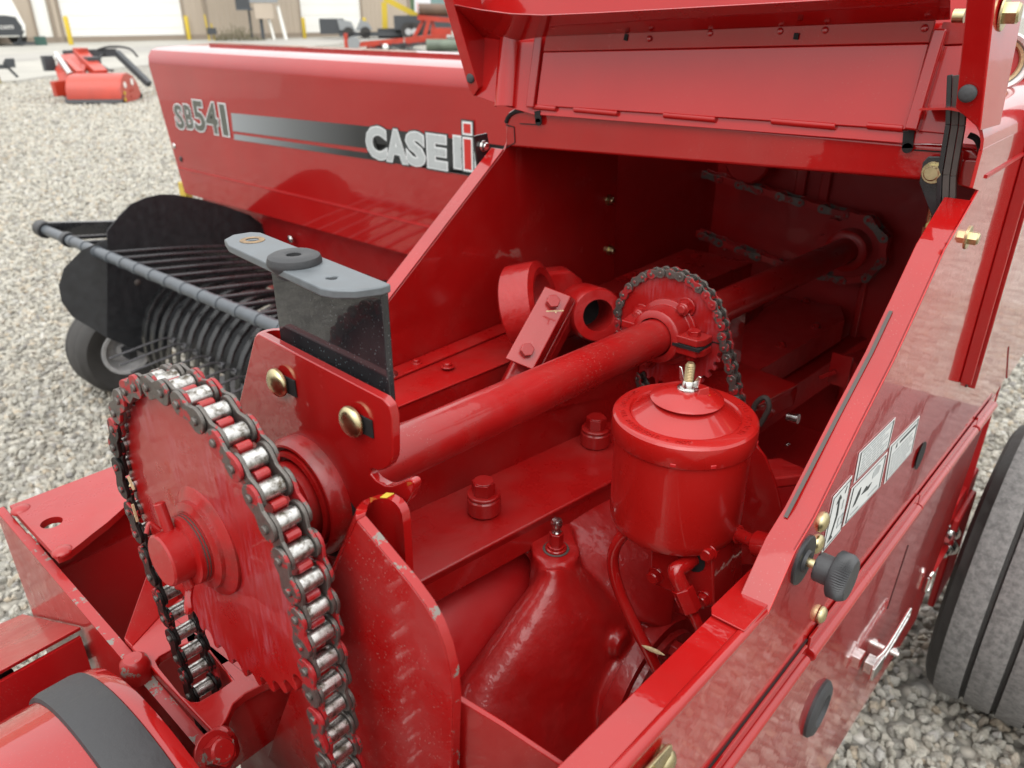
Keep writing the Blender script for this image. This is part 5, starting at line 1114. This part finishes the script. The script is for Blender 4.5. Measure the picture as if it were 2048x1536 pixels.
l = L2(82, 91); bx = build(l.box(MB(), -.2, .25, 0, .4, 0, .35), 'green_bin', plain('dark_green_bin', (.04, .10, .08), .5)); tag(bx, 'small dark green box at the foot of the white service door', 'box')
# flatbed trailer with black box and white fenders
l = L2(668, 78); tr_ = thing('flatbed_trailer', l.o, 'low black equipment trailer with white fenders before the second overhead door', 'trailer'); k = l.k
build(l.box(MB(), -.7, .6, 0, 1.2, .25, 1.0), 'front_box', M['darkg'], tr_); build(MB().prism([l.p(.35, -.1, .45), l.p(1.2, -.1, .35), l.p(1.0, -.1, .85), l.p(.25, -.1, 1.0)], l.w*1.0), 'fender', M['greyl'], tr_)
build(MB().prism([l.p(1.2, -.1, .4), l.p(2.1, -.1, .45), l.p(1.9, -.1, .8), l.p(1.5, -.1, .95)], l.w*1.0), 'fender', M['greyl'], tr_); build(l.box(MB(), .3, 4.6, -.2, 1.4, .12, .32), 'bed', M['darkg'], tr_)
for x in (.8, 1.7): build(l.cyl(MB(), (x, -.2, .3), (x, .1, .3), .3), 'wheel', M['tyre'], tr_)
l = L2(812, 78); tk = thing('dump_trailer', l.o, 'black trailer with two silver wheels parked behind the red tillage implement', 'trailer')
build(l.box(MB(), -.6, 1.3, .2, 2, .45, 1.15), 'box', M['darkg'], tk)
for x in (.15, .48, 1.0):
    wv = build(l.cyl(MB(), (x, -.1, .42), (x, .2, .42), .40, 24), 'wheel', M['tyre'], tk); build(l.cyl(MB(), (x, -.14, .36), (x, -.08, .36), .17, 20), 'rim', M['rim'] if x < .9 else M['tyre'], wv)
l = L2(800, 77); cr_ = thing('loader_crane', l.o, 'yellow folding crane arm standing in front of the tan wall', 'crane')
build(MB().bar(l.p(-.75, .5, 2.0), l.p(1.5, .5, .9), .3, .28), 'boom', M['yel'], cr_); build(MB().bar(l.p(-.8, .5, 0), l.p(-.75, .5, 1.8), .3, .3), 'mast', M['yel'], cr_); build(l.box(MB(), -1.2, .2, .2, 1, 0, .5), 'base', M['darkg'], cr_)
# red rolling implement
M['ored'] = plain('orange_red_paint', (.40, .035, .015), .45, var=.15, scale=3, coat=.3)
M['ring'] = plain('brown_roller_steel', (.12, .075, .05), .6, var=.3, scale=2)
l = L2(800, 104); cu = thing('folding_roller', l.o, 'orange-red folding field roller with brown and grey drums beyond the hood', 'implement')
build(MB().bar(l.p(-1.7, .2, .22), l.p(.15, .2, .38), .16, .16), 'drawbar', M['ored'], cu); build(MB().bar(l.p(.2, .2, .36), l.p(1.7, .4, .52), .18, .2), 'main_beam', M['ored'], cu)
build(l.box(MB(), -1.95, -1.82, .1, .25, .1, .62), 'jack_stand', M['ored'], cu); build(MB().bar(l.p(.9, .4, .45), l.p(1.1, .4, 1.05), .12, .14), 'upright', M['ored'], cu); build(MB().bar(l.p(.7, .4, 1.12), l.p(2.2, .4, 1.0), .14, .16), 'upper_beam', M['ored'], cu)
rb_ = build(l.cyl(MB(), (.75, .5, 1.38), (2.3, .5, 1.35), .20, 24), 'upper_drum', M['ring'], cu)
build(l.cyl(MB(), (.95, .1, .22), (2.5, .1, .22), .20, 24), 'lower_drum', plain('grey_green_drum', (.13, .16, .12), .6, var=.3, scale=3), cu)
build(MB().bar(l.p(-1.2, .6, .15), l.p(1.6, .7, .30), .10, .12), 'rear_beam', M['ored'], cu); build(MB().bar(l.p(.45, .5, .35), l.p(.95, .5, 1.1), .10, .12), 'link_arm', M['ored'], cu); build(MB().bar(l.p(1.35, .5, .40), l.p(1.2, .5, 1.05), .10, .12), 'link_arm', M['ored'], cu)
build(l.box(MB(), 1.15, 1.9, .4, .8, .55, .78), 'gear_housing', M['ored'], cu); build(l.cyl(MB(), (.72, .45, 1.38), (.70, .45, 1.38), .24, 20), 'drum_end', M['ored'], cu)
mb = MB(); rg = random.Random(9)
for i in range(26): l.cyl(mb, (rg.uniform(-1.4, 1.2), rg.uniform(0, .4), .02), (rg.uniform(-1.4, 1.2), rg.uniform(0, .4), .3), .018, 6)
build(mb, 'tine_row', M['darkg'], cu); mb = MB(); l.cyl(mb, (-1.62, .1, .3), (-1.62, .25, .3), .22, 20); build(mb, 'coulter_disc', M['greyl'], cu)
build(MB().lathe(l.p(-.5, .0, .05), EZ, [(.0, 0), (.09, .05), (.11, .12), (.08, .2), (0, .23)], 16), 'white_float', M['doorw'], cu)
l = L2(890, 78); pt = thing('white_tractor', l.o, 'white cab of a vehicle just visible above the brown drum beside the lid', 'vehicle')
build(l.box(MB(), -.9, 2.2, 0, 2, .4, 1.6), 'body', M['darkg'], pt); build(l.box(MB(), -.7, 2, .1, 1.8, 1.6, 2.1), 'windows', plain('teal_glass', (.18, .28, .27), .1), pt); build(l.box(MB(), -.8, 2.1, 0, 2, 2.1, 2.5), 'roof', M['doorw'], pt)
# flail mower on the gravel
l = L2(228, 208, .25, .0); fm = thing('flail_mower', l.o, 'orange-red flail mower with a rounded deck lying on the gravel left of the hood', 'mower')
ux = (l.u*.93-l.w*.37).normalized(); uy = V((-ux.y, ux.x, 0))
q = lambda x, y, z: l.o+ux*(x*1.22)+uy*(y*1.15)+EZ*(z*1.12 if z < .40 else .448+(z-.40)*.50)
pf = [(-.34, .08), (-.33, .20), (-.26, .31), (-.14, .37), (.02, .38), (.18, .33), (.30, .22), (.36, .08)]
dk = build(ribbon([q(-.40, y, z) for y, z in pf], [q(.22, y, z) for y, z in pf], (0, 0, -.008)), 'deck', M['ored'], fm)
build(MB().prism([q(.22, y, z-.002) for y, z in pf]+[q(.22, .22, .02), q(.22, -.20, .02)], ux*.02), 'end_plate', M['ored'], dk)
build(MB().prism([q(-.40, y, z-.002) for y, z in pf], -ux*.02), 'end_plate', M['ored'], dk)
for y, z, m, r in ((-.16, .24, 'doorw', .045), (.10, .26, 'doorw', .05), (-.22, .14, 'yel', .03), (-.24, .06, 'yel', .03), (.0, .15, 'ored', .02), (.08, .16, 'ored', .02), (0, .08, 'ored', .02)): build(MB().cyl(q(.238, y, z), q(.244, y, z), r, 14), 'sticker', M[m], dk)
build(MB().prism([q(-.44, -.38, .03), q(.24, -.38, .03), q(.24, -.30, .12), q(-.44, -.30, .12)], uy*.04), 'rubber_flap', M['rubber'], fm)
build(MB().prism([q(-.40, .38, .03), q(.24, .38, .03), q(.24, .33, .10), q(-.40, .33, .10)], uy*.03), 'rear_flap', M['rubber'], fm)
build(MB().bar(q(-.70, .0, .18), q(-.35, .45, .20), .12, .22), 'gearbox_arm', M['ored'], fm, .01)
build(MB().prism([q(-.62, .05, .06), q(-.42, .05, .10), q(-.40, .35, .45), q(-.55, .8, .86), q(-.86, .8, .80), q(-.80, .4, .42)], uy*.10), 'side_casting', M['ored'], fm, .015)
build(MB().bar(q(-.16, .22, .34), q(-.62, .86, .80), .20, .15), 'parallel_arm', M['ored'], fm, .012); build(MB().bar(q(-.38, .12, .36), q(-.66, .5, .62), .10, .10), 'parallel_arm', M['ored'], fm, .012)
build(MB().box(q(-.42, .62, .62), .36, .2, .14), 'valve_block', M['darkg'], fm, .01); build(MB().box(q(-.60, .84, .86), .22, .16, .14), 'head_block', M['ored'], fm, .01)
build(MB().cyl(q(-.45, .0, .36), q(-.80, .55, .84), .042, 12), 'hydraulic_ram', M['steel'], fm); build(MB().bar(q(-.85, .9, .80), q(-.2, 1.0, .84), .10, .12), 'head_frame', M['darkg'], fm)
build(MB().bar(q(-.2, 1.0, .84), q(.25, .7, .18), .09, .09), 'hitch_arm', M['darkg'], fm); build(MB().box(q(-.90, .5, .58), .12, .16, .22), 'spring_box', M['darkg'], fm)
build(MB().tube([q(-.5, .95, .86), q(-.25, .9, 1.02), q(.02, .85, .98), q(.12, .85, .72)], .018, 8), 'hose', M['rubber'], fm); build(MB().tube([q(-.35, .95, .86), q(-.3, .6, .6), q(-.1, .3, .42), q(.0, .2, .40)], .018, 8), 'hose', M['rubber'], fm)
build(MB().dome(q(-.78, .5, .74), -uy, .05, .03), 'reflector', M['doorw'], fm)
# dark implement at the left edge
l = L2(22, 170); di = thing('ground_drill', l.o, 'dark hitch frame with a jack leg standing on the gravel at the left edge', 'implement')
build(l.box(MB(), -1.2, .02, .2, .3, .28, .36), 'tongue', M['darkg'], di); build(MB().bar(l.p(-.18, .25, .10), l.p(-.22, .25, .62), .05, .05), 'jack_post', plain('olive_steel', (.10, .09, .05), .7), di)
build(MB().cyl(l.p(-.16, .25, 0), l.p(-.18, .25, .3), .018, 10).box(l.p(-.1, .25, .012), .22, .16, .02), 'jack_foot', plain('tan_steel', (.26, .21, .08), .7), di); build(MB().prism([l.p(.0, .2, .30), l.p(.16, .2, .30), l.p(.17, .2, .46), l.p(.02, .2, .46), l.p(-.04, .2, .38)], l.w*.2), 'coupler', M['darkg'], di)
build(MB().bar(l.p(.0, .25, .34), l.p(.15, .25, .12), .04, .05), 'brace', M['darkg'], di)
